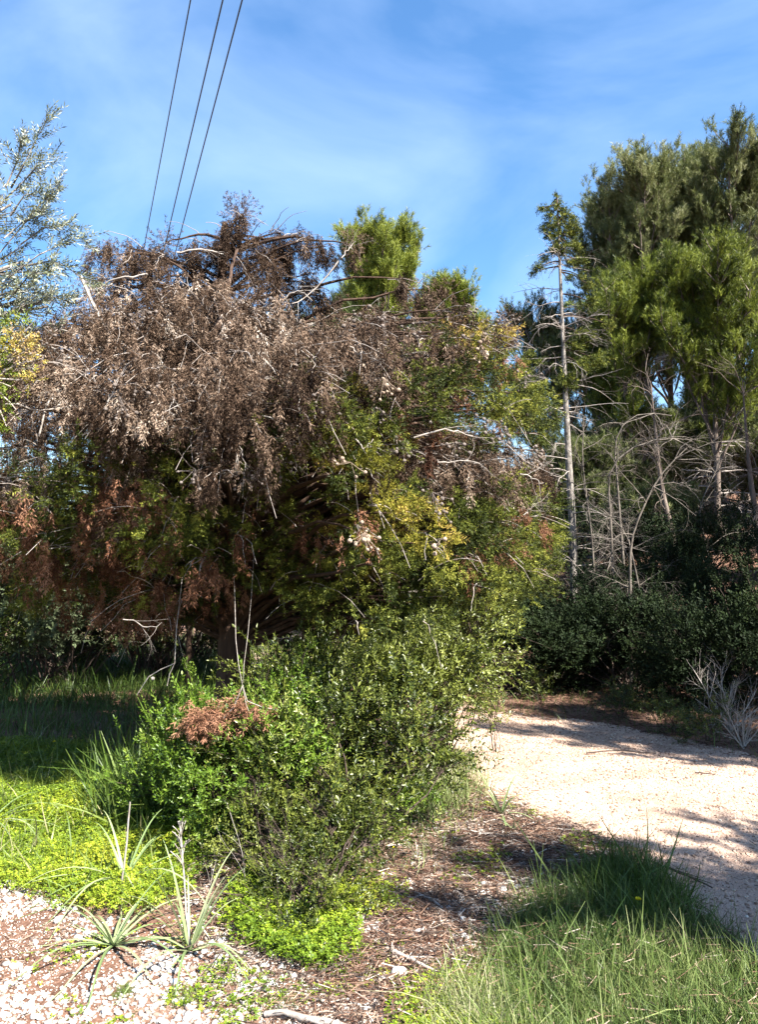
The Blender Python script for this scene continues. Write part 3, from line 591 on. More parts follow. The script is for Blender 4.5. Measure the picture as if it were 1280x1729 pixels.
for i, (px, py, D, r) in enumerate(clumps):
    c = W(px, py, D); ty = ctype(px, py) if py > 545 else 'dead'
    if ty == 'dead' and py < 545 and px < 300 and False: ty = 'dead'
    axis_ = trunk_at(min(c[2] + R.uniform(-.5, .2), top[2] - .2)); out = c - trunk_at(c[2]); hd = norm(out * [1, 1, .25])
    # limb: rises, then droops to the clump
    z0 = np.clip(c[2] - .25 * np.linalg.norm(out[:2]) + R.uniform(-.3, .25), .9, top[2] - .15); s0 = trunk_at(z0)
    if i % 2 == 0 or i < len(SIL):
        P = curve(s0, c, .10, 8, .025); rr = .012 + .007 * np.linalg.norm(out)
        lim_m.tube(P, np.linspace(rr, .004, 8), 5)
    for k in range(3 if ty != 'green' else 1):
        e = c + R.normal(0, 1, 3) * r * .9 + hd * r * .5 - [0, 0, r * .5]; twm.tube(curve(c - hd * r * R.uniform(.5, 1.6), e, .12, 6, .06), np.linspace(.004, .0015, 6), 4)
    if ty == 'dead' and i % 2 == 0:
        grow(twm, c - hd * r * .8, hd + [0, 0, R.uniform(-.6, .6)] + R.normal(0, .5, 3), r * R.uniform(1.6, 2.6), .003, 1, 4, .7, grav=.5, curl=.5)
    dens = {'dead': 3300, 'green': 3500, 'gold': 3400, 'rust': 1900}[ty]
    n = int(dens * r * r * 1.5 + 12) if i >= len(SIL) else int(dens * r * r * 3.4 + 50)
    ns = max(5, n // (11 if ty in ('dead', 'rust') else 9)); us = norm(R.normal(size=(ns, 3))) * R.uniform(.25, 1.1, (ns, 1)) ** .6
    ki = R.integers(0, ns, n); u = us[ki]; st = R.normal(0, .17, ns)[ki]; hang_ = ty in ('dead', 'rust')
    pos = c + u * r * (np.array([1.0, 1.0, 1.0]) if hang_ else np.array([1.25, 1.25, .7])) + hd * (u @ hd)[:, None] * r * .25
    pos = pos + (R.normal(0, .016, (n, 3)) - [0, 0, 1] * R.uniform(0, .15, (n, 1)) if hang_ else R.normal(0, .024, (n, 3)))
    ct = R.normal(0, .15 if ty == 'dead' else .12)
    if hang_:
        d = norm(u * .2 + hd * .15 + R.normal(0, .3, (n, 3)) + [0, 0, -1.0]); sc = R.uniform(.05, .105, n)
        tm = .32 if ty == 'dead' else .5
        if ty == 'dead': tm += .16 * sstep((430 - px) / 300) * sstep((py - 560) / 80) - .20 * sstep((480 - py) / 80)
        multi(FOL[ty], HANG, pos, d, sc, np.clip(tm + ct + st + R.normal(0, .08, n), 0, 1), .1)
    else:
        d = norm(u * .9 + hd * .5 + R.normal(0, .3, (n, 3)) + [0, 0, -.05]); sc = R.uniform(.045, .095, n)
        multi(FOL[ty], SPR, pos, d, sc, np.clip((.44 if ty == 'green' else .52) + ct + st + R.normal(0, .1, n), 0, 1), .12)
    if ty == 'dead' and R.random() < .5 and D < 6.8 and py > 480:
        cones.append(('conegrey', c + hd * r * .9 + [0, 0, -.02], R.integers(4, 11), .05 + .02 * R.random(), .0135))
# the bare rim of the top: upright twig sprays
for (px, py) in [(395, 350), (405, 345), (268, 398), (596, 402), (860, 538), (845, 560), (750, 420 + 70)]:
    c = W(px, py, 6.3); u = R.normal(size=(60, 3)) * .05; multi(FOL['dead'], HANG, c + u, norm(u + [0, 0, .03]), .07, R.uniform(.1, .6, 60))
for (px, py, D, nn) in [(648, 648, 4.72, 12), (615, 915, 4.40, 10), (745, 925, 4.42, 4), (815, 590, 4.95, 9), (415, 808, 4.75, 12), (592, 795, 4.50, 5), (730, 845, 4.65, 7), (890, 645, 5.6, 12), (905, 770, 5.5, 12), (700, 560, 5.2, 9), (560, 620, 4.9, 9), (770, 760, 4.9, 9), (640, 700, 4.8, 8), (830, 720, 5.1, 9), (540, 700, 4.8, 8), (470, 790, 4.8, 8), (735, 860, 4.65, 8), (600, 540, 5.0, 9), (870, 700, 5.6, 8), (738, 690, 4.9, 4), (860, 735, 5.2, 7), (500, 585, 4.9, 7)]:
    big = (px, py) in [(648, 648), (615, 915), (745, 925), (815, 590), (592, 795)]
    cones.append(('cone' if big else 'conegrey', W(px, py, D), nn, .055 if big else .07, .0165 if big else .0145))
CN = [cone_tpl() for _ in range(3)]
cones = cones[-22:] + cones[:-22][:76]
for mt_, c, n, sp, sr in cones:
    c = c * (1 - .08 / c[1]) + [0, 0, .08 / c[1] * CH]; n = int(n * 1.3)
    m = Mesh(); p = c + R.normal(0, 1, (n, 3)) * sp * [.75, .6, .65]; multi(m, CN, p, R.normal(size=(n, 3)), sr * .85 * R.uniform(.6, 1.15, n), .5)
    for q in p: m.tube([q, (q + c) / 2 + [0, 0, .02], c + [0, 0, .05]], .0015, 3)
    m.build('cone_cluster', MT[mt_], cy)
lim_m.build('limbs', MT['brownbark'], cy)
# long pale dead branches, traced as polylines at their own distance
DB = [([(125, 458, 5.7), (150, 515, 5.6), (180, 565, 5.5), (212, 592, 5.4)], .020), ([(212, 592, 5.4), (250, 600, 5.5), (330, 640, 5.9)], .018),
      ([(0, 680, 5.0), (60, 690, 5.0), (110, 692, 5.0), (160, 670, 5.1)], .009), ([(60, 735, 5.0), (68, 690, 5.0), (85, 652, 5.1), (120, 642, 5.2)], .009),
      ([(20, 610, 5.1), (70, 625, 5.2), (120, 622, 5.3), (190, 615, 5.4)], .014), ([(60, 575, 5.3), (110, 600, 5.4), (150, 620, 5.5), (230, 640, 5.6)], .012), ([(75, 580, 5.1), (110, 620, 5.2)], .012), ([(0, 585, 5.2), (70, 600, 5.3), (150, 600, 5.5), (240, 620, 5.6)], .012),
      ([(290, 700, 4.9), (250, 680, 5.0), (210, 640, 5.2)], .010), ([(205, 640, 5.0), (175, 680, 4.9), (160, 700, 4.9), (135, 735, 4.9)], .010), ([(180, 470, 5.9), (150, 490, 5.9)], .008),
      ([(240, 453, 5.8), (190, 460, 5.8), (150, 478, 5.8), (145, 490, 5.8)], .012), ([(290, 415, 6.0), (330, 408, 6.0), (370, 418, 6.1)], .012), ([(390, 665, 4.8), (430, 670, 4.8), (480, 685, 4.9)], .007),
      ([(430, 590, 4.9), (460, 620, 4.8), (478, 650, 4.8)], .006), ([(485, 660, 4.9), (490, 610, 4.9), (470, 580, 5.0)], .006), ([(400, 500, 5.4), (430, 515, 5.4), (470, 540, 5.5)], .009), ([(570, 430, 6.2), (545, 465, 6.2), (520, 490, 6.2), (490, 505, 6.1)], .010), ([(575, 425, 6.2), (590, 405, 6.3), (600, 395, 6.3)], .006),
      ([(480, 495, 6.0), (500, 480, 6.0), (525, 500, 5.9)], .009), ([(332, 535, 5.3), (345, 570, 5.3), (352, 580, 5.3)], .007), ([(275, 540, 5.3), (280, 580, 5.3), (290, 590, 5.3)], .006), ([(285, 720, 4.8), (330, 722, 4.8), (355, 705, 4.8)], .008), ([(395, 710, 4.8), (405, 760, 4.75), (412, 795, 4.75)], .005), ([(440, 700, 4.8), (500, 720, 4.8), (540, 735, 4.8)], .006),
      ([(700, 738, 4.9), (750, 722, 4.9), (800, 735, 5.0)], .009), ([(740, 780, 4.9), (790, 775, 4.9), (815, 785, 4.9)], .006), ([(885, 870, 5.3), (905, 850, 5.3)], .006), ([(880, 800, 5.3), (920, 815, 5.3)], .006), ([(440, 735, 4.8), (470, 740, 4.8), (500, 745, 4.8)], .006), ([(590, 580, 4.9), (605, 593, 4.9), (625, 592, 4.9)], .006), ([(612, 645, 4.9), (635, 638, 4.9)], .006),
      ([(600, 740, 4.7), (615, 760, 4.7), (630, 740, 4.75)], .006), ([(210, 1045, 5.0), (235, 1050, 5.0), (258, 1062, 5.0), (275, 1050, 5.0)], .005), ([(360, 560, 5.3), (380, 470, 5.6), (395, 410, 6.0)], .028)]
for pts, rad in DB:
    m = Mesh(); K = np.array([W(p[0], p[1], p[2] - (.2 if p[1] > 520 else .1)) for p in pts]); L = np.concatenate([[0], np.cumsum(np.linalg.norm(np.diff(K, axis=0), axis=1))]); t = np.linspace(0, L[-1], 9); rad = rad * .72
    P = np.stack([np.interp(t, L, K[:, j]) for j in range(3)], 1); P[1:-1] = (P[:-2] + 2 * P[1:-1] + P[2:]) / 4 + R.normal(0, .006, (7, 3)); m.tube(P, np.linspace(rad, rad * .5, 9), 6); big_ = rad > .019
    for k in range(3):
        i = R.integers(2, 8); grow(m, P[i], norm(P[i] - P[i - 1]) + R.normal(0, .5, 3), .22, rad * .3, 2, 3, .6, curl=.4)
    m.build('dead_branch', MT['brownbark' if big_ else 'palewood'], cy)
twm.build('twigs', MT['twig'], cy)
# hanging shoots before the trunk with rust fronds
hb = Mesh(); D0 = 4.35
for pts, rad in [([(393, 900), (394, 950), (397, 1000), (400, 1080), (405, 1120), (412, 1155)], .0028), ([(432, 900), (428, 950), (425, 1010), (420, 1070), (414, 1120), (413, 1150)], .002), ([(412, 1155), (398, 1190), (375, 1215), (350, 1230)], .0045), ([(412, 1155), (420, 1180), (445, 1190), (470, 1195)], .004), ([(412, 1155), (418, 1185), (430, 1215)], .003)]:
    K = np.array([W(x, y, D0 + max(0, 1110 - y) * .008) for x, y in pts]); hb.tube(K, np.linspace(rad, rad * .7, len(K)) * .75, 5)
hb.build('hanging_shoot', MT['palewood'], cy)
for (px, py, n, r) in [(350, 1200, 130, .06), (385, 1205, 150, .06), (365, 1215, 120, .06), (430, 1198, 90, .045), (330, 1215, 60, .03), (452, 1195, 40, .03), (405, 1180, 50, .03)]:
    c = W(px, py, D0 + .02); u = R.normal(size=(n, 3)) * r * [1, .7, .6]; multi(FOL['rust'], HANG, c + u, norm(R.normal(0, .5, (n, 3)) + [-.2, 0, -.8]), R.uniform(.05, .09, n), np.clip(R.normal(.72, .15, n), 0, 1))
hs = Mesh()
for pts in [[(236, 1170), (255, 1140), (275, 1128), (298, 1118)], [(298, 1118), (290, 1135), (286, 1155)]]: hs.tube([W(x, y, 5.2) for x, y in pts], .003, 5)
v, f = cone_tpl(); hs.add(v * .013 + W(262, 1143, 5.2), f, .5); hs.tube([W(298, 1118, 5.2), W(300, 1060, 5.3), W(310, 960, 5.6)], .003, 4)
hs.build('hanging_shoot', MT['palewood'], cy)
FOL['dead'].build('dead_fronds', MT['dead'], cy); FOL['green'].build('green_fronds', MT['green'], cy)
FOL['gold'].build('golden_fronds', MT['gold'], cy); FOL['rust'].build('rust_fronds', MT['rust'], cy)

# ------------------------------------------------------------------ olive on the left
ob = onground((-4.0, 4.2)); ol = root('olive_tree', 'silvery olive tree reaching in from the side above the clover', 'tree', ob)
m = Mesh(); lf = Mesh(); tp2 = curve(ob, ob + [.2, -.1, 1.9], 0, 7, .03); m.tube(tp2, np.linspace(.17, .10, 7), 10)
OC = [(W(10, 560, 5.0), .28), (W(-20, 470, 5.0), .36), (W(25, 430, 5.0), .22), (W(-50, 350, 4.9), .30), (W(0, 330, 4.9), .15), (W(-200, 450, 4.9), .5), (W(20, 500, 5.2), .25), (W(70, 510, 5.1), .13), (W(-60, 560, 4.6), .4), (W(-150, 200, 4.7), .45)]
for c, r in OC: pass
SH = [((-2.75, 1.5, 4.2), .55), ((-2.2, 1.9, 4.7), .5), ((-3.0, 2.3, 4.5), .45), ((-2.4, 1.0, 4.4), .5), ((-1.9, 1.2, 4.9), .4)]  # crown lobes out of view, added to cast shade
for c, r in OC + [(np.array(c), r) for c, r in SH]:
    P = curve(tp2[-1] if R.random() < .5 else tp2[-2], c, .08, 9, .03); m.tube(P, np.linspace(.05, .008, 9), 6)
    n = int(900 * r * r) + 20
    nb = int(10 + 30 * r)
    for k in range(nb):
        u = norm(R.normal(size=3)); e = c + u * r * R.uniform(.5, 1.05); B = curve(P[-2], e, .05, 6, .04); m.tube(B, np.linspace(.005, .0015, 6), 3, .5)
        nn = int(n / nb * .75) + 1; i = R.uniform(.25, 1, nn) * 5; j = np.minimum(i.astype(int), 4); q = B[j] + (B[j + 1] - B[j]) * (i - j)[:, None]
        multi(lf, OLIV, q + R.normal(0, .03, (nn, 3)), norm(norm(e - c)[None] * .6 + R.normal(0, .5, (nn, 3)) + [0, 0, .5]), R.uniform(.09, .15, nn), np.clip(R.normal(.6, .16, nn), 0, 1), .2)
# the long upright shoots seen against the sky
for pts in [[(0, 300), (20, 260), (40, 215), (58, 180)], [(-20, 420), (20, 370), (50, 330), (82, 300)], [(-10, 300), (10, 250), (14, 215)], [(-20, 330), (20, 290), (45, 260), (68, 243)], [(0, 460), (50, 420), (90, 400), (125, 395)], [(20, 440), (70, 430), (100, 440), (140, 470)], [(30, 520), (70, 490), (100, 500)], [(-10, 390), (30, 355), (60, 350)], [(0, 350), (25, 310), (60, 320)], [(20, 400), (60, 370), (95, 375)], [(0, 500), (40, 450), (80, 455)]]:
    K = np.array([W(x, y, 4.9 + R.uniform(-.1, .1)) for x, y in pts]); t = np.linspace(0, len(K) - 1, 10); P = np.stack([np.interp(t, range(len(K)), K[:, j]) for j in range(3)], 1)
    m.tube(P, np.linspace(.006, .002, 10), 4)
    i = R.integers(2, 10, 30); multi(lf, OLIV, P[i] + R.normal(0, .012, (30, 3)), norm(norm(P[-1] - P[0]) + R.normal(0, .45, (30, 3))), R.uniform(.09, .14, 30), np.clip(R.normal(.55, .15, 30), 0, 1), .2)
m.build('trunk', MT['silverbark'], ol); lf.build('crown', MT['olive'], ol)
# broad-leaved yellowing sapling at the frame edge
b = onground((-2.75, 4.6)); sp = root('young_tree', 'young tree with yellow and light green leaves between the olive and the dead branches', 'tree', b)
m = Mesh(); lf = Mesh(); m.tube(curve(b, W(-30, 620, 4.5), .0, 8, .02), np.linspace(.03, .015, 8), 7)
for (px, py, r, tm) in [(0, 620, .10, .35), (10, 650, .09, .35), (25, 580, .09, .8), (50, 578, .07, .85), (5, 580, .09, .6), (48, 535, .03, .4), (10, 545, .07, .3), (65, 600, .05, .8), (20, 690, .06, .3), (60, 640, .05, .7), (-30, 600, .15, .4), (5, 720, .05, .3)]:
    c = W(px, py, 4.5); m.tube(curve(W(-30, 640, 4.5), c, .05, 6), np.linspace(.008, .003, 6), 4); n = int(3500 * r * r) + 5
    multi(lf, MAST, c + [-.06, 0, 0] + R.normal(0, .42, (n, 3)) * r, norm(R.normal(0, .7, (n, 3)) + [.2, -.3, .5]), R.uniform(.06, .09, n), np.clip(R.normal(tm, .12, n), 0, 1), .08)
m.build('trunk', MT['twig'], sp); lf.build('crown', MT['yleaf'], sp)

# ------------------------------------------------------------------ pines
def pine(name, label, px, D, toppy, width, group, n_pl=16, mat='pine', tm=.5, start=.35, tuft=.24, tdens=1.0, lean=0, dead=14, bark='pinebark', radius=None, xy=None, top=None):
    x = (px - 640) / F * D; b = onground(xy or (x, D)); ztop = top or CH + (HZ - toppy) / F * D - .035 * D; H = ztop - b[2]; wm = width / F * D / 2
    r = root(name, label, 'tree', b, group); m = Mesh(); lf = Mesh(); dm = Mesh()
    P = curve(b, b + [lean, 0, H * .93], 0, 12, .006); rad = radius or H * .014; m.tube(P, np.linspace(rad, rad * .2, 12), 8)
    at = lambda s: np.array([np.interp(s, np.linspace(0, 1, 12), P[:, j]) for j in range(3)])
    T, TD, TT = [], [], []
    for k in range(n_pl):
        s = start + (1 - start) * (k + R.random()) / n_pl * .93; a = R.uniform(0, 2 * np.pi); p0 = at(s)
        prof = math.sin(math.pi * min(1, (1.06 - s) / (1 - start) * .62 + .06)) ** .8
        reach = wm * prof * R.uniform(.5, 1.1); rise = (H * .14 + reach * .8) * R.uniform(.6, 1.5)
        if k % 2 == 0: reach *= .7; rise *= 1.7
        e = p0 + np.array([math.cos(a) * reach, math.sin(a) * reach, rise]); e[2] = min(e[2], ztop - R.uniform(0, .25) * (1 - s) * H * .3)
        B = curve(p0, e, -.10, 8, .02); m.tube(B, np.linspace(rad * .42 * (1.2 - s), .012, 8), 5)
        for q in range(int(11 + reach * 7)):
            i = R.uniform(.3, 1) ** .8 * 7; j = min(int(i), 6); p1 = B[j] + (B[j + 1] - B[j]) * (i - j); dd = norm(B[j + 1] - B[j])
            d1 = norm(dd * .5 + R.normal(0, .5, 3) * [1, 1, .3] + [0, 0, .5]); l1 = R.uniform(.25, .62) * (.4 + .12 * D / 3)
            S = curve(p1, p1 + d1 * l1, -.06, 5, .04); m.tube(S, np.linspace(.014, .004, 5), 3)
            nn = int(15 * tdens * l1 / .8) + 3; g_ = R.uniform(.15, 1, nn) ** .7 * 4; gj = np.minimum(g_.astype(int), 3)
            T.append(S[gj] + (S[gj + 1] - S[gj]) * (g_ - gj)[:, None] + R.normal(0, .06, (nn, 3))); TD.append(norm(d1[None] * .5 + R.normal(0, .35, (nn, 3)) + [0, 0, .7])); TT.append(np.full(nn, tm + R.normal(0, .17)))
    # leader
    nn = int(60 * tdens); zz = R.uniform(.82, 1, nn); T.append(b + np.stack([lean * zz + R.normal(0, .14, nn) * (1.1 - zz) * 4, R.normal(0, .14, nn), zz * H * .985], 1)); TD.append(updir(nn, .4)); TT.append(np.full(nn, tm))
    T = np.concatenate(T); TD = np.concatenate(TD); TT = np.concatenate(TT)
    multi(lf, TUFT, T, TD, tuft * R.uniform(.7, 1.25, len(T)), np.clip(TT + R.normal(0, .12, len(T)), 0, 1), .2)
    for k in range(dead):
        s = R.uniform(.08, start + .15); a = R.uniform(0, 2 * np.pi); grow(dm, at(s), [math.cos(a), math.sin(a), .25], wm * R.uniform(.4, .9), .02, 2, 4, .7, grav=.35)
    m.build('trunk', MT[bark], r); lf.build('crown', MT[mat], r)
    if dead: dm.build('bare_branches', MT['twig'], r)
    return r
GP = 'pine trees on the slope beyond the path'
pine('pine_tree', 'tallest pine of the slope at the edge of view, its top nearest the corner', 1262, 18, 185, 215, GP, 26, tm=.45, tdens=1.7)
pine('pine_tree', 'tall grey green pine with a narrow plume top beside the tallest one', 1170, 20, 222, 150, GP, 22, tm=.35, tdens=1.7, start=.3)
pine('pine_tree', 'tall pine with a rounded bright top in the middle of the slope', 1100, 18.5, 226, 175, GP, 28, tm=.55, tdens=1.7)
pine('pine_tree', 'grey green pine standing just behind the slender bare trunk', 1030, 20, 285, 125, GP, 22, tm=.35, tdens=1.1, start=.3)
pine('pine_tree', 'lower bright green pine in front of the tall pines', 1060, 15.5, 440, 210, GP, 26, 'pineyellow', .35, tdens=1.1, start=.26)
pine('pine_tree', 'lower bright green pine at the edge of view below the tallest one', 1215, 14.5, 400, 230, GP, 28, 'pineyellow', .35, tdens=1.1, start=.28)
pine('pine_tree', 'small bluish pine to the side of the slender bare trunk, against the sky', 915, 21, 482, 120, GP, 18, tm=.3, tdens=1.1, start=.15)
pine('pine_tree', 'dark pine filling the gap behind the two bright lower pines', 1140, 22, 330, 260, GP, 30, tm=.3, tdens=1.2, start=.15)
pine('pine_tree', 'dark pine behind the slender bare trunk at mid height', 990, 23, 520, 220, GP, 24, tm=.3, tdens=1.0, start=.1)
pine('pine_tree', 'pine between the tallest one and the narrow plume top', 1205, 19, 262, 170, GP, 24, tm=.42, tdens=1.5, start=.25)
pine('pine_tree', 'pine filling the saddle between the rounded bright top and the one behind the slender trunk', 1062, 19.5, 290, 170, GP, 24, tm=.4, tdens=1.5, start=.2)
pine('pine_tree', 'dark pine reaching out of view beyond the slope', 1330, 20, 260, 260, GP, 26, tm=.35, tdens=1.2, start=.2)
GQ = 'pine trees behind the cypress'
pine('pine_tree', 'bright green pine peeking over the top of the cypress', 640, 17, 352, 215, GQ, 36, 'pineyellow', .6, tdens=2.3)
pine('pine_tree', 'shorter bright green pine with candle tips beside the one behind the cypress', 748, 17, 450, 130, GQ, 24, 'pineyellow', .6, tdens=2.2)

GY = 'young dark pines filling the slope beyond the path'
for (px, D, ty_, wd, lab) in [(900, 16, 800, 150, 'young dark pine low behind the far bend of the path'), (985, 15, 740, 170, 'young dark pine behind the foot of the slender trunk'), (1060, 16.5, 700, 190, 'young dark pine behind the bent bare stem'), (1130, 18, 690, 180, 'young dark pine at the near side of the reddish bank'), (1225, 18.5, 640, 180, 'young dark pine above the reddish bank'), (1310, 16, 700, 190, 'young dark pine beyond the bank at the edge of view'), (830, 17, 820, 150, 'young dark pine low behind the right rim of the cypress'), (1090, 13.5, 830, 130, 'smallest young pine low in the tangle of bare stems'), (1185, 16.5, 745, 180, 'young dark pine added to darken the reddish bank'), (1265, 16.8, 730, 180, 'young dark pine added to darken the bank near the edge of view')]:  # the last two are added to darken the bank
    pine('young_pine', lab, px, D, ty_, wd, GY, 26, tm=.25, start=.04, tuft=.26, dead=3)
for (x_, y_, h_, lab) in [(.2, 8.9, 3.5, 'added shade pine hidden close behind the cypress on the path side'), (-.9, 9.3, 4.3, 'added shade pine hidden close behind the cypress trunk'), (-2.4, 10.0, 4.2, 'added shade pine close behind the thinning side of the cypress')]:  # added to shade the far grass and darken gaps in the crown
    pine('young_pine', lab, 0, 10, 0, 270 if x_ > 0 else 400, 'pines added behind the cypress to shade the grass', 24, tm=.12, start=.28, tuft=.24, dead=6, xy=(x_, y_), top=h_, bark='brownbark', radius=.04)
GO = 'tall pines shading the path from outside the view'
for (x_, y_, h_, lab) in [(6.15, 4.2, 5.9, 'shade pine across the path'), (5.2, 1.0, 5.0, 'shade pine on the near verge of the path'), (8.2, 7.2, 7.5, 'shade pine on the lower slope'), (9.2, 9.8, 9, 'shade pine higher up the slope'), (11.4, 13.2, 11, 'shade pine at the top of the slope'), (12.2, 10.6, 10, 'shade pine farthest out from the path'), (10.4, 15.0, 12, 'shade pine above the reddish bank')]:
    pine('pine_tree', lab, 0, 10, 0, 380, GO, 24, tm=.3, start=.3, tuft=.26, dead=6, xy=(x_, y_), top=h_)

# slender half bare conifer
D = 12.0; x = (968 - 640) / F * D; b = onground((x, D)); sl = root('slender_conifer', 'slender tree with a bare whitish trunk and a small dark tufted top', 'tree', b)
topz = W(950, 318, D); K = np.array([b, W(968, 900, D), W(962, 760, D), W(957, 600, D), W(953, 450, D), topz]); L = np.concatenate([[0], np.cumsum(np.linalg.norm(np.diff(K, axis=0), axis=1))]); t = np.linspace(0, L[-1], 16)
P = np.stack([np.interp(t, L, K[:, j]) for j in range(3)], 1); m = Mesh(); m.tube(P, np.linspace(.07, .012, 16) * R.uniform(.9, 1.1, 16), 9); m.build('trunk', MT['silverbark'], sl, smooth=True)
dm = Mesh(); at = lambda s: np.array([np.interp(s, np.linspace(0, 1, 16), P[:, j]) for j in range(3)])
for k in range(78):
    s = R.uniform(.12, .86); a = R.uniform(0, 2 * np.pi); l = (.5 + .45 * (1 - s)) * R.uniform(.5, 1.35); grow(dm, at(s), [math.cos(a), math.sin(a), .15], l, .008, 2 if k % 3 else 1, 5, .75, grav=.5, curl=.5)
dm.build('bare_branches', MT['twig'], sl)
lf = Mesh(); lm = Mesh()
for (px, py, r) in [(949, 314, .03), (950, 324, .045), (948, 335, .06), (956, 340, .06), (940, 347, .06), (962, 350, .08), (952, 355, .09), (972, 352, .05), (936, 363, .07), (948, 370, .10), (964, 366, .09), (977, 362, .06), (942, 385, .08), (958, 384, .10), (972, 380, .07), (982, 372, .04), (935, 380, .06), (950, 398, .08), (962, 402, .07), (944, 408, .06), (955, 415, .06), (976, 395, .05), (930, 374, .05), (925, 337, .04), (935, 335, .05), (948, 410, .08), (930, 425, .07), (918, 440, .07), (910, 450, .05), (975, 405, .09), (985, 430, .08), (966, 430, .07), (1000, 470, .07), (965, 460, .06), (985, 455, .06), (1000, 500, .1), (960, 640, .16), (955, 655, .13), (985, 610, .14), (1010, 600, .14), (990, 560, .14), (1030, 540, .1), (975, 580, .1)]:
    c = W(px, py, D + R.uniform(-.15, .15)); n = int(7500 * r * r) + 10; lm.tube(curve(at(np.clip((c[2] - b[2]) / (topz[2] - b[2]) + .02, 0, 1)), c, .05, 5), np.linspace(.014, .006, 5), 4)
    o = norm((c - at(np.clip((c[2] - b[2]) / (topz[2] - b[2]), 0, 1))) * [1, 1, 0] + 1e-3); multi(lf, SPR, c + R.normal(0, .5, (n, 3)) * r * [1, 1, .7], norm(o * .8 + R.normal(0, .45, (n, 3)) + [0, 0, -.2]), R.uniform(.08, .14, n), np.clip(R.normal(.5, .25, n), 0, 1), .12)
lm.build('branches', MT['brownbark'], sl); lf.build('crown', MT['green'], sl)
# bent bare tree and leaning stems beyond the path
def bare(pts, D, rad, label, kids=18, name='bare_tree', mat='deadwood', l=.9, cat='tree'):
    K = np.array([W(x, y, D) for x, y in pts]); K[0] = onground(K[0][:2]); K[0][2] -= .02; m = Mesh(); bm = Mesh(); L = np.concatenate([[0], np.cumsum(np.linalg.norm(np.diff(K, axis=0), axis=1))]); t = np.linspace(0, L[-1], 16)
    P = np.stack([np.interp(t, L, K[:, j]) for j in range(3)], 1); P[1:-1] = (P[:-2] + 2 * P[1:-1] + P[2:]) / 4; r = root(name, label, cat, K[0], 'bare stems beyond the path'); m.tube(P, np.linspace(rad, min(rad * .35, .006), 16), 7); m.build('trunk', MT[mat], r)
    for k in range(kids):
        i = R.integers(4, 15); grow(bm, P[i], norm(P[min(i + 1, 15)] - P[i]) * .6 + R.normal(0, .8, 3), l * R.uniform(.3, 1), min(rad * .3, .008), 2, 5, .7, grav=.5, curl=.5)
    bm.build('branches', MT[mat], r)
bare([(1040, 1040), (1030, 800), (1022, 790), (1075, 750), (1130, 735), (1175, 742)], 10.5, .028, 'bent bare stem arching over beside the slender trunk', 26)
bare([(1060, 1000), (1040, 730), (1060, 705), (1090, 690), (1140, 700)], 11.5, .028, 'bare stem with a flat crooked top just below the bright pine foliage', 18)
bare([(1062, 1000), (1064, 910), (1100, 830), (1122, 795), (1165, 755)], 9.6, .028, 'bare stem leaning away from the slender trunk toward the reddish bank', 18)
bare([(1140, 1000), (1140, 930), (1130, 870), (1120, 830), (1105, 640)], 12.5, .07, 'thicker scaly trunk standing in shade before the reddish bank', 22, 'pine_snag', 'pinebark', 1.2)
bare([(1290, 1000), (1282, 900), (1270, 800), (1262, 640)], 12.5, .07, 'thicker scaly trunk at the edge of view beside the reddish bank', 22, 'pine_snag', 'pinebark', 1.2)
bare([(1010, 1060), (1000, 900), (985, 780), (990, 700)], 10.8, .02, 'thin bare stem close beside the slender trunk', 22)
bare([(905, 1100), (900, 1000), (885, 900), (895, 760)], 11.5, .02, 'thin bare stem between the cypress and the slender trunk', 18)
bare([(1075, 1100), (1080, 1000), (1060, 900), (1020, 860)], 10.2, .02, 'short bare stem with tangled twigs low in the undergrowth', 26)
bare([(1190, 1080), (1200, 960), (1180, 860), (1220, 780)], 11.2, .02, 'thin bare stem right before the reddish bank', 16)

# ------------------------------------------------------------------ power lines
for k, (x0, x1, y1, lab) in enumerate([(300, 235, 395, 'thin overhead cable, the one farthest from the tall pines'), (355, 272, 390, 'overhead cable running between the other two'), (388, 290, 405, 'overhead cable nearest to the tall pines')]):
    f = lambda y: x0 + (x1 - x0) * y / y1
    a = W(f(-250), -250, 11.0); d = W(f(395), 395, 22.0); far = a + (d - a) * 3.2; P = np.array([a + (far - a) * t for t in np.linspace(0, 1, 14)])
    o = Mesh().tube(P, .014 if k else .012, 6).build('power_line', MT['cable'], loc=a); tag(o, lab, 'cable', 'overhead cables')

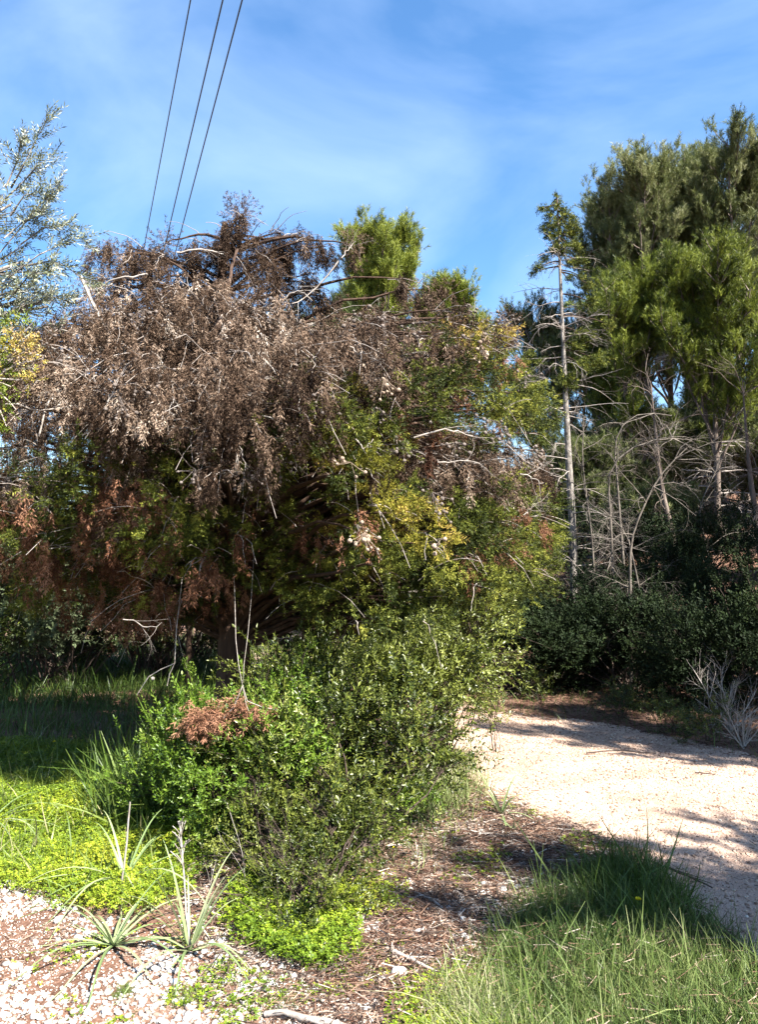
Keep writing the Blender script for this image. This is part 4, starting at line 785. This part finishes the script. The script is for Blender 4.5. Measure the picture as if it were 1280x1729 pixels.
# ------------------------------------------------------------------ sky, sun, camera
SUN = norm(np.array([.69, -.62, 1.0]))
sun = bpy.data.lights.new('sun', 'SUN'); sun.energy = 5.0; sun.angle = math.radians(.53); sun.color = (1, .95, .87)
so = bpy.data.objects.new('sun', sun); COL.objects.link(so); so.rotation_euler = Vector(-SUN).to_track_quat('-Z', 'Y').to_euler()
w = bpy.data.worlds.new('World'); scn.world = w; w.use_nodes = True; n, l = w.node_tree.nodes, w.node_tree.links
sky = n.new('ShaderNodeTexSky'); sky.sky_type = 'NISHITA'; sky.sun_disc = False
sky.sun_elevation = math.asin(SUN[2]); sky.sun_rotation = math.atan2(SUN[0], SUN[1]); sky.air_density = 1.0; sky.dust_density = .3; sky.ozone_density = 2.0
tc = n.new('ShaderNodeTexCoord'); mp = n.new('ShaderNodeMapping'); mp.inputs['Scale'].default_value = (1.6, 2.2, 3.6); mp.inputs['Rotation'].default_value = (.2, -.7, .1); mp.inputs['Location'].default_value = (.8, .2, .5)
l.new(tc.outputs['Generated'], mp.inputs[0]); no = n.new('ShaderNodeTexNoise'); no.inputs['Scale'].default_value = 1.3; no.inputs['Detail'].default_value = 7; no.inputs['Distortion'].default_value = .5; l.new(mp.outputs[0], no.inputs[0])
rp = ramp(n, [(.42, (.02, .02, .02)), (.80, (.42, .42, .42))]); l.new(no.outputs[0], rp.inputs[0])
mx = n.new('ShaderNodeMixRGB'); l.new(rp.outputs[0], mx.inputs[0]); hs_ = n.new('ShaderNodeHueSaturation'); hs_.inputs['Saturation'].default_value = 1.25; l.new(sky.outputs[0], hs_.inputs['Color']); l.new(hs_.outputs[0], mx.inputs[1]); mx.inputs[2].default_value = (4.4, 5.4, 7.0, 1)
bg = n['Background']; bg.inputs[1].default_value = .06; l.new(mx.outputs[0], bg.inputs[0])
cam = bpy.data.cameras.new('camera'); co = bpy.data.objects.new('camera', cam); COL.objects.link(co); scn.camera = co
cam.sensor_fit = 'VERTICAL'; cam.sensor_height = 24; cam.sensor_width = 24 * 1280 / 1729; cam.lens = 24 * F / 1729; cam.clip_end = 3000; cam.clip_start = .05
pitch = math.atan((HZ - 864.5) / F); co.location = (0, 0, CH); co.rotation_euler = (math.radians(90) + pitch, 0, 0)
vs = scn.view_settings; vs.view_transform = 'Standard'; vs.look = 'None'; vs.exposure = 2.35; vs.gamma = 1
scn.render.engine = 'CYCLES'; scn.cycles.max_bounces = 5; scn.cycles.diffuse_bounces = 2; scn.cycles.glossy_bounces = 1; scn.cycles.transmission_bounces = 3
